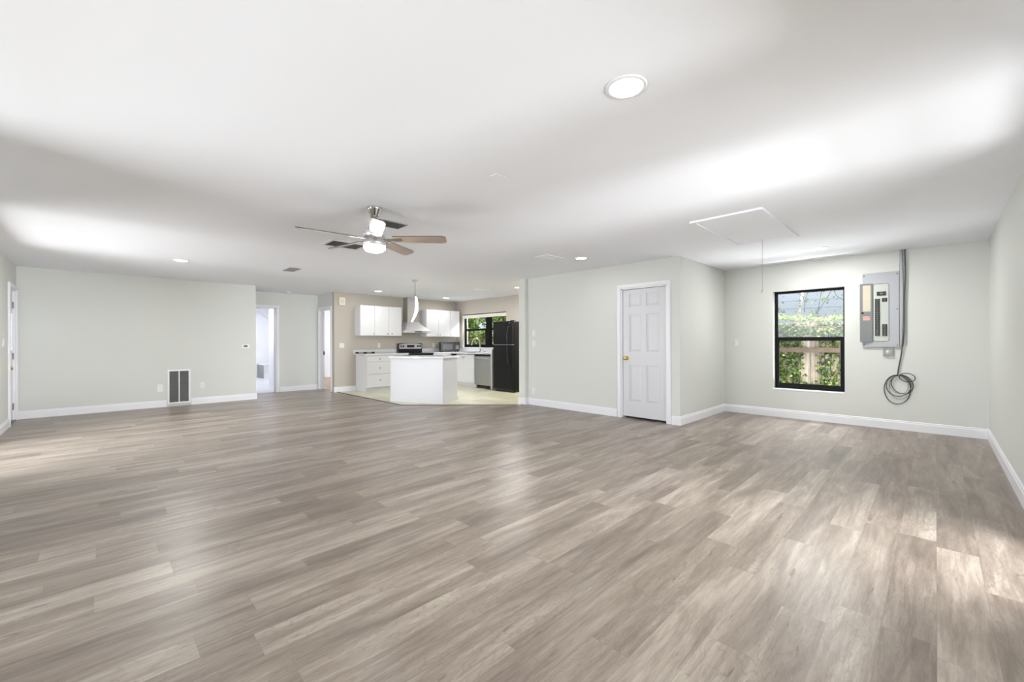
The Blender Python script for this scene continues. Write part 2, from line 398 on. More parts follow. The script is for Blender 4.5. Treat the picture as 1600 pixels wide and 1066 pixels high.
struct(MB().box((-1.1, -0.6, -0.15), (8.0, 17.0, 0.0)).obj('floor', MT['plank']))
struct(MB().box((-2.2, -1.2, H), (7.95, 17.4, H + 0.16)).obj('ceiling', MT['ceil']))  # unseen overhang past the walls added to keep sun out
KT = [(4.13, YL), (4.13, 7.23), (5.70, 5.66), (XB, 5.66), (XB, YL)]
struct(MB().prism(KT, -0.001, 0.006).obj('floor_kitchen', MT['tile']))
struct(MB().prism([(4.10, YL), (4.10, 7.215), (5.68, 5.635), (5.71, 5.66), (4.13, 7.23), (4.13, YL)], -0.001, 0.0085).obj('trim_1', mat('dark_transition_strip', lin((104, 88, 74)), 0.5)))
struct(MB().box((1.9, YH + 0.06, -0.001), (4.31, 16.7, 0.006)).obj('floor_bath', MT['marble_floor']))
struct(MB().box((XH + 0.06, YL + 0.14, -0.001), (XB, 14.9, 0.005)).obj('floor_bedroom', MT['bedroom_floor']))

# panel wall, right wall, front wall, left wall
W1 = (0.934, 1.845, 0.44, 2.008)
wall('wall_back', 'X', XB, 0.2, YR - 0.15, YP + 0.06, MT['wall'], [W1])
wall('wall_right', 'Y', YR, -0.15, XD, XB, MT['wall'], [(2.9, 3.9, 0.0, 2.2), (0.2, 2.2, 0.05, 2.2)])
D1 = (9.45, 10.17, 0.0, 2.045)
wall('wall_front', 'X', XD, -0.15, YR - 0.15, YL + 0.12, MT['wall'], [(1.2, 3.8, 0.05, 2.2), (5.95, 7.85, 0.05, 2.2), D1])
wall('wall_left', 'Y', YL, 0.12, XD, 2.38, MT['wall'])
# pantry block
D2 = (2.775, 3.535, 0.0, 2.05)
wall('wall_pantry', 'X', XP, 0.12, YP, 5.70, MT['wall'], [D2])
wall('wall_pantry_side', 'Y', YP, 0.12, XP + 0.12, XB, MT['wall'])
wall('wall_pantry_end', 'Y', 5.58, 0.12, XP + 0.12, XB, MT['tan'])
struct(MB().box((5.853, 5.578, 0), (5.931, 5.745, H)).obj('wall_post', MT['wall']))
struct(MB().box((XP + 0.3, YP + 0.14, 0.0), (XP + 0.34, 5.56, H)).obj('wall_pantry_inner', MT['white_wall']))
# kitchen
wall('wall_kitchen', 'Y', YL, 0.12, XH + 0.12, XB, MT['tan'])
struct(MB().box((XH, YL, 0), (XH + 0.12, YL + 0.12, H)).obj('wall_kitchen_end', MT['tan']))
KW = (8.051, 9.935, 1.05, 2.032)
wall('wall_sink', 'X', XB, 0.2, 5.58, YL + 0.12, MT['tan'], [KW])
# hall, bath, bedroom
wall('wall_hall_left', 'X', 2.38, -0.12, YL + 0.12, YH, MT['wall'])
D3 = (2.36, 3.06, 0.0, 2.06)
wall('wall_hall', 'Y', YH, 0.12, 1.78, XH + 0.12, MT['wall'], [D3])
D4 = (10.465, 11.235, 0.0, 2.05)
wall('wall_hall_right', 'X', XH, 0.12, YL + 0.12, YH, MT['wall'], [D4])
wall('wall_bath_side', 'X', 3.35, 0.10, YH + 0.12, 13.0, MT['white_wall'])
wall('wall_bath_jog', 'Y', 13.0, 0.10, 3.35, 4.41, MT['white_wall'])
wall('wall_bath_right', 'X', 4.31, 0.10, 13.1, 16.8, MT['marble'], [(15.98, 16.34, 1.33, 1.72)])
struct(MB().box((4.395, 15.9, 1.25), (4.41, 16.4, 1.8)).obj('wall_bath_niche', MT['grey_surface']))
wall('wall_bath_back', 'Y', 16.7, 0.12, 1.78, 4.31, MT['marble'])
wall('wall_bath_left', 'X', 1.9, -0.12, YH + 0.12, 16.8, MT['marble'], [(13.6, 14.8, 1.0, 2.1)])  # window hole is made up, lets the added lamp shine in
wall('wall_bedroom_back', 'Y', 14.9, 0.12, 4.41, XB + 0.2, MT['white_wall'])
wall('wall_bedroom_side', 'X', XB, 0.2, YL + 0.12, 14.9, MT['white_wall'], [(12.0, 13.6, 0.7, 2.1)])  # unseen window hole added for light in the bedroom
struct(MB().box((4.17, YL + 0.122, 0), (XB, YL + 0.14, H)).obj('wall_bedroom_front', MT['white_wall']))

# baseboards: profiled strip along a polyline of wall faces
def baseboard(name, axis, pos, out, a0, a1, h=0.128):
    prof = [(0, 0), (0.016, 0), (0.016, h - 0.03), (0.011, h - 0.022), (0.011, h - 0.010), (0.006, h - 0.002), (0.0, h)]
    t = bmesh.new(); ends = []
    for a in (a0, a1):
        ends.append([t.verts.new((pos + out * d, a, z) if axis == 'X' else (a, pos + out * d, z)) for d, z in prof])
    n = len(prof)
    for k in range(n): t.faces.new([ends[0][k], ends[0][(k + 1) % n], ends[1][(k + 1) % n], ends[1][k]])
    t.faces.new(ends[0][::-1]); t.faces.new(ends[1]); bmesh.ops.recalc_face_normals(t, faces=t.faces[:])
    mb = MB(); mb._take(t); return mb

baseboard('b', 'X', XB, -1, YR, YP).obj('baseboard_back', MT['trim'])
b = baseboard('b', 'Y', YR, 1, 3.98, XB); b2 = baseboard('b', 'Y', YR, 1, 2.25, 2.85); me = bpy.data.meshes.new('t'); b2.b.to_mesh(me); b.b.from_mesh(me); b.obj('baseboard_right', MT['trim'])
baseboard('b', 'Y', YP, -1, XP - 0.016, XB).obj('baseboard_pantry_side', MT['trim'])
b = baseboard('b', 'X', XP, -1, 3.605, 5.58); b2 = baseboard('b', 'X', XP, -1, YP, 2.705); me = bpy.data.meshes.new('t'); b2.b.to_mesh(me); b.b.from_mesh(me); b.obj('baseboard_pantry', MT['trim'])
b = baseboard('b', 'X', 5.853, -1, 5.578, 5.76); b2 = baseboard('b', 'Y', 5.578, -1, 5.837, 5.931); me = bpy.data.meshes.new('t'); b2.b.to_mesh(me); b.b.from_mesh(me); b.obj('baseboard_post', MT['trim'])
b = baseboard('b', 'Y', YL, -1, XD, 0.895); b2 = baseboard('b', 'Y', YL, -1, 1.262, 2.396); me = bpy.data.meshes.new('t'); b2.b.to_mesh(me); b.b.from_mesh(me); b.obj('baseboard_left', MT['trim'])
baseboard('b', 'X', 2.38, 1, YL, YH).obj('baseboard_hall_left', MT['trim'])
baseboard('b', 'X', XD, 1, 7.9, 9.375).obj('baseboard_front', MT['trim'])
baseboard('b', 'Y', YH, -1, 3.135, XH).obj('baseboard_hall', MT['trim'])
baseboard('b', 'Y', YL, -1, XH - 0.016, 4.575).obj('baseboard_kitchen', MT['trim'])
baseboard('b', 'Y', 14.9, -1, 4.41, XB).obj('baseboard_bedroom', MT['trim'])
for o in list(COL.objects):
    if o.name.startswith('baseboard'): struct(o)

# door casings (local frame: x along the wall seen from the room, -y out of the wall)
def casing(name, loc, rz, x0, x1, z1, cw=0.062, depth=0.12, bottom=0.0):
    r = sroot(name, loc, rz)
    def prof(mb, lo, hi): mb.box(lo, hi, 0.003)
    mb = MB()
    mb.box((x0 - cw, -0.018, bottom), (x0, 0, z1 + cw), 0.003); mb.box((x0 - cw + 0.012, -0.024, bottom), (x0 - 0.014, -0.018, z1 + cw - 0.012), 0.002)
    mb.box((x1, -0.018, bottom), (x1 + cw, 0, z1 + cw), 0.003); mb.box((x1 + 0.014, -0.024, bottom), (x1 + cw - 0.012, -0.018, z1 + cw - 0.012), 0.002)
    mb.box((x0, -0.018, z1), (x1, 0, z1 + cw), 0.003); mb.box((x0 - 0.012, -0.024, z1 + 0.014), (x1 + 0.012, -0.018, z1 + cw - 0.012), 0.002)
    mb.obj('casing', MT['trim'], r)
    mj = MB(); mj.box((x0 - 0.002, 0, bottom), (x0 + 0.016, depth, z1)).box((x1 - 0.016, 0, bottom), (x1 + 0.002, depth, z1)).box((x0, 0, z1 - 0.016), (x1, depth, z1 + 0.002))
    mj.box((x0 + 0.016, 0.075, bottom), (x0 + 0.026, 0.11, z1 - 0.016)).box((x1 - 0.026, 0.075, bottom), (x1 - 0.016, 0.11, z1 - 0.016))
    mj.obj('jamb', MT['trim'], r)
    return r

casing('trim_2', (XP, 0, 0), FACE_W, -D2[1], -D2[0], D2[3])
casing('trim_3', (XD, 0, 0), FACE_E, D1[0], D1[1], D1[3], depth=0.15)
casing('trim_4', (0, YH, 0), ALONG_X, D3[0], D3[1], D3[3])
c4 = casing('trim_5', (XH, 0, 0), FACE_W, -D4[1], -D4[0], D4[3])
MB().box((-D4[1] + 0.016, 0.092, 0.89), (-D4[1] + 0.030, 0.122, 0.985), 0.003).obj('strike_plate', MT['black'], c4)

def knob_mb(mb, x, z, y0):
    """round door knob, axis along -y from y0"""
    xf = Matrix.Translation((x, y0, z)) @ Matrix.Rotation(PI / 2, 4, 'X')
    mb.lathe([(0, 0), (0.032, 0), (0.032, 0.006), (0.014, 0.010), (0.012, 0.030), (0.022, 0.038), (0.029, 0.050), (0.026, 0.062), (0.012, 0.068), (0, 0.069)], 24, xf)
    return mb

def six_panel(name, loc, rz, x0, x1, z0, z1, lite=False):
    """panelled door slab in the wall's local frame, y0..y1 = thickness"""
    r = sroot(name, loc, rz); W = x1 - x0
    y0, y1 = 0.03, 0.066
    mb = MB(); st = W * 0.155; mid = W * 0.105; g = 0.009
    cols = [(x0 + st, (x0 + x1) / 2 - mid / 2), ((x0 + x1) / 2 + mid / 2, x1 - st)]
    rows = [(0.262, 0.845), (1.043, 1.634), (1.754, 1.958)] if not lite else [(0.20, 0.86)]
    if lite: cols = [(x0 + st, x1 - st)] if False else cols
    if lite: mb.box((x0, y0 + g, z0), (x1, y1, 1.10)).box((x0, y0 + g, 1.68), (x1, y1, z1)).box((x0, y0 + g, 1.10), (x0 + 0.13, y1, 1.68)).box((x1 - 0.13, y0 + g, 1.10), (x1, y1, 1.68))
    else: mb.box((x0, y0 + g, z0), (x1, y1, z1))                             # core behind the frame
    zs = [z0] + [v for rr in rows for v in rr] + [z1]
    if lite: zs = [z0, rows[0][0], rows[0][1], 1.10, 1.68, z1]
    for i in range(0, len(zs), 2): mb.box((x0, y0, zs[i]), (x1, y0 + g + 0.001, zs[i + 1]))      # rails
    for (a, c_) in [(x0, cols[0][0]), (cols[0][1], cols[1][0]), (cols[1][1], x1)]:
        for rr in rows: mb.box((a, y0, rr[0]), (c_, y0 + g + 0.001, rr[1]))
    if lite:
        mb.box((x0, y0, 1.10), (x0 + 0.13, y0 + g + 0.001, 1.68)); mb.box((x1 - 0.13, y0, 1.10), (x1, y0 + g + 0.001, 1.68))
    for ca, cb in cols:
        for ra, rb in rows:                                                  # raised fields with sloping edges
            t = bmesh.new(); o_ = 0.012; i_ = 0.040
            A = [t.verts.new((x, y0 + g - 0.0005, z)) for x, z in ((ca + o_, ra + o_), (cb - o_, ra + o_), (cb - o_, rb - o_), (ca + o_, rb - o_))]
            B = [t.verts.new((x, y0 + 0.0015, z)) for x, z in ((ca + i_, ra + i_), (cb - i_, ra + i_), (cb - i_, rb - i_), (ca + i_, rb - i_))]
            for k in range(4): t.faces.new([A[k], A[(k + 1) % 4], B[(k + 1) % 4], B[k]])
            t.faces.new(B); bmesh.ops.recalc_face_normals(t, faces=t.faces[:])
            mb._take(t)
    mb.obj('door_leaf', MT['door'], r)
    return r

d2 = six_panel('door_2', (XP, 0, 0), FACE_W, -D2[1] + 0.018, -D2[0] - 0.018, 0.03, D2[3] - 0.02)
knob_mb(MB(), -3.452, 0.945, 0.03).obj('knob', MT['brass'], d2)
for z in (0.25, 1.05, 1.82): MB().box((-D2[0] - 0.024, 0.026, z - 0.045), (-D2[0] - 0.012, 0.032, z + 0.045), 0.001).obj('hinge', MT['trim'], d2)
d1 = six_panel('door_1', (XD, 0, 0), FACE_E, D1[0] + 0.018, D1[1] - 0.018, 0.025, D1[3] - 0.02, lite=True)
knob_mb(MB(), D1[0] + 0.075, 0.845, 0.03).obj('knob', MT['brass'], d1)
for z in (0.22, 1.01, 1.81): MB().box((D1[1] - 0.045, 0.016, z - 0.05), (D1[1] - 0.008, 0.031, z + 0.05), 0.002).obj('hinge', MT['knob'], d1)
frame_ring(MB(), D1[0] + 0.125, D1[1] - 0.125, 1.075, 1.705, 0.03, 0.03, 0.03, 0.03, 0.018, 0.030).obj('lite_frame', MT['trim'], d1)
MB().box((D1[0] + 0.15, 0.042, 1.102), (D1[1] - 0.15, 0.046, 1.678)).obj('lite_glass', MT['frost'], d1)
struct(MB().box((XD - 0.14, D1[0], 0.0), (XD + 0.004, D1[1], 0.016), 0.003).obj('trim_6', MT['black']))

# ------------------------------------------------------------------ windows
def hung_window(root, x0, x1, z0, z1, zr, y):
    """black single-hung window in local frame: fixed upper pane, thicker lower sash"""
    frame_ring(MB(), x0, x1, z0, z1, 0.026, 0.026, 0.03, 0.026, y, y + 0.07).obj('window_frame', MT['black_frame'], root)
    s = frame_ring(MB(), x0 + 0.026, x1 - 0.026, z0 + 0.03, zr + 0.03, 0.028, 0.040, 0.055, 0.06, y + 0.008, y + 0.035).obj('lower_sash', MT['black_frame'], root)
    MB().box((x0 + 0.05, y + 0.02, z0 + 0.08), (x1 - 0.05, y + 0.024, zr - 0.028)).obj('pane', MT['glass'], s)
    s2 = frame_ring(MB(), x0 + 0.026, x1 - 0.026, zr - 0.02, z1 - 0.026, 0.008, 0.008, 0.04, 0.006, y + 0.038, y + 0.06).obj('upper_sash', MT['black_frame'], root)
    MB().box((x0 + 0.032, y + 0.047, zr), (x1 - 0.032, y + 0.051, z1 - 0.03)).obj('pane', MT['hazy'] if root.name == 'window_1' else MT['glass'], s2)

w1 = sroot('window_1', (XB, 0, 0), FACE_W)
hung_window(w1, -W1[1], -W1[0], W1[2] + 0.012, W1[3], 1.243, 0.125)
MB().box((-W1[1] - 0.004, -0.006, W1[2] - 0.006), (-W1[0] + 0.004, 0.125, W1[2] + 0.012), 0.003).obj('window_sill', MT['trim'], w1)
w2 = sroot('window_2', (XB, 0, 0), FACE_W)
hung_window(w2, -KW[1], -8.94, KW[2] + 0.012, KW[3], 1.575, 0.075)
hung_window(w2, -8.80, -KW[0], KW[2] + 0.012, KW[3], 1.575, 0.075)
MB().box((-8.94, 0.07, KW[2] + 0.012), (-8.80, 0.15, KW[3]), 0.002).obj('mullion', MT['black_frame'], w2)
MB().box((-KW[1] - 0.004, -0.012, KW[2] - 0.012), (-KW[0] + 0.004, 0.075, KW[2] + 0.012), 0.003).obj('window_sill', MT['trim'], w2)
bl = thing('roller_blind', 'cream rolled up blind across the top of the kitchen window', 'blind', (XB, 0, 0), FACE_W)
MB().box((-KW[1] + 0.01, 0.004, KW[3] - 0.024), (-KW[0] - 0.01, 0.05, KW[3] - 0.004), 0.002).obj('headrail', MT['blade_edge'], bl)
MB().box((-KW[1] + 0.006, -0.012, KW[3] - 0.118), (-KW[0] - 0.006, 0.052, KW[3] - 0.026), 0.006).obj('rolled_fabric', MT['blind'], bl)
# unseen openings for daylight; those nearest the camera are added to light the room
w3 = sroot('window_3', (0, YR, 0), PI)
frame_ring(MB(), -3.9, -2.9, 0.0, 2.2, 0.07, 0.07, 0.08, 0.07, 0.08, 0.13).obj('window_frame', MT['trim'], w3)
MB().box((-3.83, 0.10, 0.08), (-2.97, 0.105, 2.13)).obj('pane', MT['glass'], w3)
w6 = sroot('window_6', (0, YR, 0), PI)  # made-up window, added to bring more light in beside the camera
frame_ring(MB(), -2.2, -0.2, 0.05, 2.2, 0.05, 0.05, 0.06, 0.05, 0.08, 0.13).obj('window_frame', MT['trim'], w6)
MB().box((-2.15, 0.10, 0.11), (-0.25, 0.105, 2.15)).obj('pane', MT['glass'], w6)
for i, (a, b_, z0, z1) in enumerate(((1.2, 3.8, 0.05, 2.2), (5.95, 7.85, 0.05, 2.2))):
    wf = sroot('window_%d' % (4 + i), (XD, 0, 0), FACE_E)  # the first of the two is made up to light the ceiling
    frame_ring(MB(), a, b_, z0, z1, 0.04, 0.04, 0.05, 0.04, 0.08, 0.13).obj('window_frame', MT['black_frame'], wf)
    MB().box((a + 0.04, 0.10, z0 + 0.05), (b_ - 0.04, 0.105, z1 - 0.04)).obj('pane', MT['glass'], wf)

# ------------------------------------------------------------------ ceiling fixtures
G = 'recessed ceiling lights'
def recessed(loc, label, watts):
    t = thing('recessed_light', label, 'ceiling light', (loc[0], loc[1], H), 0, G)
    MB().lathe([(0.078, -0.002), (0.082, -0.007), (0.094, -0.005), (0.098, 0.0), (0.078, 0.0)], 40).obj('trim_ring', MT['trim'], t)
    MB().lathe([(0, -0.0045), (0.06, -0.0045), (0.0785, -0.003), (0.0785, -0.0005), (0, -0.0005)], 40).obj('lens', MT['lens'], t)
    lamp('bulb', 'AREA', (0, 0, -0.008), watts, (1, 0.995, 0.98), (0, 0, 0), t, shape='DISK', size=0.15)
    return t
recessed((1.82, 1.052), 'large looking round recessed light alone on the ceiling nearest the viewer', 31)
recessed((0.857, 7.891), 'recessed ceiling light in front of the long left wall with the return grille', 26.7)
recessed((5.042, 3.663), 'recessed ceiling light in front of the white six panel door wall', 4)
recessed((6.802, 1.079), 'recessed ceiling light just above the black framed window by the breaker panel', 24)
recessed((4.733, 9.359), 'recessed kitchen light over the white drawers, left of the pendant', 5)
recessed((6.798, 9.49), 'recessed kitchen light over the cooktop corner, right of the pendant', 5.5)
recessed((6.72, 6.611), 'recessed kitchen light half hidden by the wall post near the fridge', 45.6)

# ceiling fan
fan = thing('ceiling_fan', 'brushed nickel ceiling fan with five oak blades and a lit bowl', 'ceiling fan', (1.792, 3.612, H))
MB().lathe([(0, 0), (0.068, 0), (0.070, -0.012), (0.064, -0.022), (0.038, -0.078), (0.030, -0.086), (0, -0.086)], 36).obj('canopy', MT['chrome'], fan)
MB().cyl(0.0125, -0.20, -0.08, 20).obj('downrod', MT['nickel'], fan)
MB().lathe([(0, -0.155), (0.022, -0.155), (0.026, -0.17), (0.050, -0.178), (0.062, -0.19), (0.066, -0.205), (0.094, -0.212), (0.099, -0.222), (0.099, -0.268), (0.092, -0.274), (0, -0.274)], 40).obj('motor_housing', MT['steel_lt'], fan)
MB().lathe([(0, -0.274), (0.086, -0.274), (0.088, -0.305), (0.099, -0.308), (0.101, -0.35), (0.092, -0.352), (0, -0.352)], 40).obj('light_kit', MT['steel_lt'], fan)
MB().lathe([(0.0, -0.351), (0.094, -0.351), (0.097, -0.360), (0.092, -0.380), (0.076, -0.396), (0.045, -0.406), (0, -0.409)], 40).obj('glass_bowl', MT['lens_fan'], fan)
for k in range(5):
    az = math.radians(-114 + 72 * k)
    xf = Matrix.Rotation(az, 4, 'Z') @ Matrix.Translation((0, 0, -0.288)) @ Matrix.Rotation(math.radians(-15.2), 4, 'X')
    pts = []
    w0, w1_ = 0.050, 0.062
    pts += [(0.17, -w0), (0.60, -w1_)]
    pts += [(0.60 + 0.055 * math.sin(a), -w1_ + 0.03 * (1 - math.cos(a))) for a in (0.5, 1.0, 1.57)]
    pts += [(0.655, w1_ - 0.03)] + [(0.60 + 0.055 * math.cos(a), w1_ - 0.03 + 0.03 * math.sin(a)) for a in (0.5, 1.0)] + [(0.60, w1_), (0.17, w0)]
    bl_ = MB().prism(pts, -0.003, -0.001, xf=xf).obj('blade', MT['blade'], fan)
    MB().prism(pts, -0.0009, 0.006, xf=xf).obj('blade_top', MT['blade_edge'], bl_)
    br = MB(); br.prism([(0.075, -0.020), (0.16, -0.022), (0.235, -0.030), (0.25, 0.0), (0.235, 0.030), (0.16, 0.022), (0.075, 0.020)], -0.008, -0.0032, xf=xf)
    br.obj('blade_bracket', MT['nickel'], bl_)

# vents in the ceiling
def ceiling_vent(label, x0, x1, y0, y1, frame_m, slat_m, fw, along='X', n=9, name='ceiling_vent'):
    cx, cy = (x0 + x1) / 2, (y0 + y1) / 2; hx, hy = (x1 - x0) / 2, (y1 - y0) / 2
    t = thing(name, label, 'vent', (cx, cy, H), 0, 'ceiling vents')
    mb = MB(); mb.box((-hx, -hy, -0.008), (-hx + fw, hy, 0), 0.002).box((hx - fw, -hy, -0.008), (hx, hy, 0), 0.002)
    mb.box((-hx + fw, -hy, -0.008), (hx - fw, -hy + fw, 0), 0.002).box((-hx + fw, hy - fw, -0.008), (hx - fw, hy, 0), 0.002)
    mb.obj('frame', frame_m, t)
    MB().box((-hx + fw, -hy + fw, -0.0015), (hx - fw, hy - fw, -0.0005)).obj('backing', MT['vent_back'], t)
    mb = MB()
    for i in range(n):
        u = (i + 0.5) / n
        if along == 'X':
            c = -hy + fw + u * (2 * hy - 2 * fw); xf = Matrix.Translation((0, c, -0.004)) @ Matrix.Rotation(0.5, 4, 'X')
            mb.box((-hx + fw, -0.35 * (2 * hy - 2 * fw) / n, -0.0008), (hx - fw, 0.35 * (2 * hy - 2 * fw) / n, 0.0008), xf=xf)
        else:
            c = -hx + fw + u * (2 * hx - 2 * fw); xf = Matrix.Translation((c, 0, -0.004)) @ Matrix.Rotation(0.5, 4, 'Y')
            mb.box((-0.35 * (2 * hx - 2 * fw) / n, -hy + fw, -0.0008), (0.35 * (2 * hx - 2 * fw) / n, hy - fw, 0.0008), xf=xf)
    mb.obj('louvres', slat_m, t)
    return t
ceiling_vent('white framed ceiling vent with dark louvres behind the left fan blades', 1.955, 2.44, 5.035, 5.42, MT['trim'], MT['dkgrille'], 0.045, 'X', 12)
ceiling_vent('dark grey ceiling vent beside the fan, just right of its canopy', 1.99, 2.30, 3.885, 4.095, MT['dkgrille'], MT['dkgrille'], 0.012, 'X', 8)
ceiling_vent('small dark ceiling register on the far left ceiling before the hall', 2.205, 2.375, 7.40, 7.79, MT['dkgrille'], MT['dkgrille'], 0.014, 'Y', 6)
ceiling_vent('white slotted ceiling register in front of the plain greige pantry wall', 4.47, 4.84, 3.83, 4.07, MT['ceil'], MT['ceil'], 0.05, 'Y', 10)
ceiling_vent('white slotted ceiling register above the kitchen, before the kitchen window', 6.19, 6.52, 7.35, 7.55, MT['ceil'], MT['ceil'], 0.045, 'Y', 10)
props(MB().box((2.064, 2.256, H - 0.004), (2.182, 2.328, H), 0.0015).obj('cover_plate', MT['ceil']), 'small white blank plate on the bare middle of the ceiling', 'cover plate')
sd = thing('smoke_detector', 'round white smoke detector on the ceiling before the hall doorway', 'smoke detector', (3.238, 11.0, H))
MB().lathe([(0, -0.034), (0.045, -0.034), (0.058, -0.024), (0.064, -0.006), (0.066, 0), (0, 0)], 32).obj('cover', MT['plastic'], sd)
MB().lathe([(0, -0.037), (0.014, -0.037), (0.016, -0.034), (0, -0.034)], 20).obj('button', MT['grille'], sd)

# attic hatch
ah = thing('attic_hatch', 'white framed attic hatch in the ceiling with a hanging pull cord', 'attic hatch', (5.06, 1.45, H))
hx, hy = 0.735, 0.335
mb = frame_ring(MB(), -hx, hx, -hy, hy, 0.055, 0.055, 0.055, 0.055, 0, 0.0)if False else MB()
for lo, hi in (((-hx, -hy), (-hx + 0.05, hy)), ((hx - 0.05, -hy), (hx, hy)), ((-hx + 0.05, -hy), (hx - 0.05, -hy + 0.05)), ((-hx + 0.05, hy - 0.05), (hx - 0.05, hy))):
    mb.box((lo[0], lo[1], -0.020), (hi[0], hi[1], 0), 0.004)
mb.obj('frame', MT['ceil'], ah)
MB().box((-hx + 0.054, -hy + 0.054, -0.010), (hx - 0.054, hy - 0.054, -0.001), 0.002).obj('panel', MT['ceil'], ah)
mb = MB().tube([(0.604, 0.012, -0.010), (0.604, 0.012, -0.30), (0.602, 0.012, -0.615)], 0.0028, 8)
c_ = mb.obj('pull_cord', MT['cord'], ah)
MB().tube([(0.602, 0.012, -0.612), (0.600, 0.014, -0.63), (0.590, 0.02, -0.652)], 0.006, 8, rads=[0.003, 0.007, 0.004]).obj('cord_tip', MT['cord'], c_)

# ------------------------------------------------------------------ wall plates and small wall things
def plate(name, label, cat, loc, rz, kind, n=1, m=None, group=None):
    m = m or MT['plastic']; t = thing(name, label, cat, loc, rz, group)
    w_ = 0.072 + 0.046 * (n - 1)
    MB().box((-w_ / 2, -0.006, -0.058), (w_ / 2, 0, 0.058), 0.0025).obj('plate', m, t)
    for i in range(n):
        x = (i - (n - 1) / 2) * 0.046
        if kind == 'switch':
            MB().box((x - 0.017, -0.010, -0.033), (x + 0.017, -0.006, 0.033), 0.002).obj('rocker', m, t)
        elif kind == 'toggle':
            MB().box((x - 0.005, -0.016, -0.004), (x + 0.005, -0.006, 0.012), 0.002).obj('toggle', m, t)
        elif kind == 'outlet':
            for z in (-0.021, 0.021):
                s_ = MB().box((x - 0.017, -0.0085, z - 0.014), (x + 0.017, -0.006, z + 0.014), 0.004).obj('socket', m, t)
                MB().box((x - 0.008, -0.0092, z - 0.005), (x - 0.005, -0.0083, z + 0.007)).box((x + 0.005, -0.0092, z - 0.005), (x + 0.008, -0.0083, z + 0.007)).box((x - 0.002, -0.0092, z - 0.011), (x + 0.002, -0.0083, z - 0.007)).obj('slots', MT['slot'], s_)
    return t
GO, GS = 'wall outlets', 'light switches'
plate('light_switch', 'white light switch on the wall between the pantry corner and the black window', 'switch', (XB, 2.388, 1.182), FACE_W, 'switch', 1, group=GS)
plate('light_switch', 'upper of two white light switches beside the wall post', 'switch', (XP, 5.425, 1.376), FACE_W, 'switch', 1, group=GS)
plate('light_switch', 'lower of two white light switches beside the wall post', 'switch', (XP, 5.425, 1.179), FACE_W, 'toggle', 1, group=GS)
plate('wall_outlet', 'white outlet low on the pantry wall beside the wall post', 'outlet', (XP, 5.44, 0.267), FACE_W, 'outlet', 1, group=GO)
plate('light_switch', 'white double switch on the tan wall under the door chime', 'switch', (4.229, YL, 1.14), ALONG_X, 'switch', 2, group=GS)
plate('wall_outlet', 'cream outlet on the tan backsplash above the white drawers', 'outlet', (5.205, YL, 1.133), ALONG_X, 'outlet', 1, MT['cream'], GO)
plate('wall_outlet', 'cream outlet on the tan backsplash between range and microwave', 'outlet', (6.90, YL, 1.125), ALONG_X, 'outlet', 1, MT['cream'], GO)
plate('wall_outlet', 'white outlet to the right of the return grille', 'outlet', (1.444, YL, 0.369), ALONG_X, 'outlet', 1, group=GO)
plate('light_switch', 'white light switch beside the front door at the left edge', 'switch', (XD, 8.98, 1.217), FACE_E, 'switch', 2, group=GS)
t = thing('blank_plate', 'white blank cover plate to the left of the return grille', 'cover plate', (0.794, YL, 0.357))
MB().box((-0.045, -0.006, -0.072), (0.045, 0, 0.072), 0.003).obj('plate', MT['plastic'], t)
for z in (-0.042, 0.042): MB().cyl(0.004, 0, 0.0015, 10, Matrix.Translation((0, -0.006, z)) @ Matrix.Rotation(PI / 2, 4, 'X')).obj('screw', MT['cream'], t)
th = thing('thermostat', 'white thermostat with a dark display near the end of the left wall', 'thermostat', (2.19, YL, 1.14))
MB().box((-0.075, -0.022, -0.048), (0.075, 0, 0.048), 0.008).obj('housing', MT['plastic'], th)
MB().box((-0.040, -0.0235, -0.018), (0.030, -0.0215, 0.020)).obj('display', MT['screen'], th)
ch = thing('door_chime', 'cream door chime box high on the tan wall corner', 'door chime', (4.225, YL, 2.225))
MB().box((-0.075, -0.055, -0.098), (0.075, 0, 0.098), 0.008).obj('housing', MT['cream'], ch)
mb = MB()
for k in range(5): mb.box((-0.05, -0.0565, -0.05 + k * 0.022), (0.05, -0.0548, -0.043 + k * 0.022))
mb.obj('sound_slots', mat('shadowed_cream', (0.55, 0.52, 0.42), 0.6), ch)

# return air grille
rg = thing('return_grille', 'tall white framed return air grille with two grey louvre fields low on the left wall', 'vent', (1.078, YL, 0.0))
mb = MB(); x0, x1, z0, z1 = -0.178, 0.178, 0.045, 0.70
mb.box((x0, -0.02, z0), (x0 + 0.032, 0, z1), 0.003).box((x1 - 0.032, -0.02, z0), (x1, 0, z1), 0.003)
mb.box((x0 + 0.032, -0.02, z0), (x1 - 0.032, 0, z0 + 0.032), 0.003).box((x0 + 0.032, -0.02, z1 - 0.032), (x1 - 0.032, 0, z1), 0.003)
mb.box((-0.008, -0.018, z0 + 0.032), (0.008, 0, z1 - 0.032)).obj('frame', MT['trim'], rg)
MB().box((x0 + 0.03, -0.004, z0 + 0.03), (x1 - 0.03, -0.001, z1 - 0.03)).obj('backing', MT['vent_back'], rg)
for sx in (-1, 1):
    mb = MB()
    for k in range(34):
        z = z0 + 0.041 + k * 0.0171
        mb.box((-0.068, -0.007, -0.0012), (0.068, 0.007, 0.0012), xf=Matrix.Translation((sx * 0.0765, -0.010, z)) @ Matrix.Rotation(math.radians(-38), 4, 'X'))
    mb.obj('louvres', MT['grille'], rg)

# ------------------------------------------------------------------ breaker panel, raceway, cables, box
ep = thing('breaker_panel', 'grey metal breaker panel with its door open and black breakers', 'breaker panel', (XB, 0.54, 0), FACE_W)
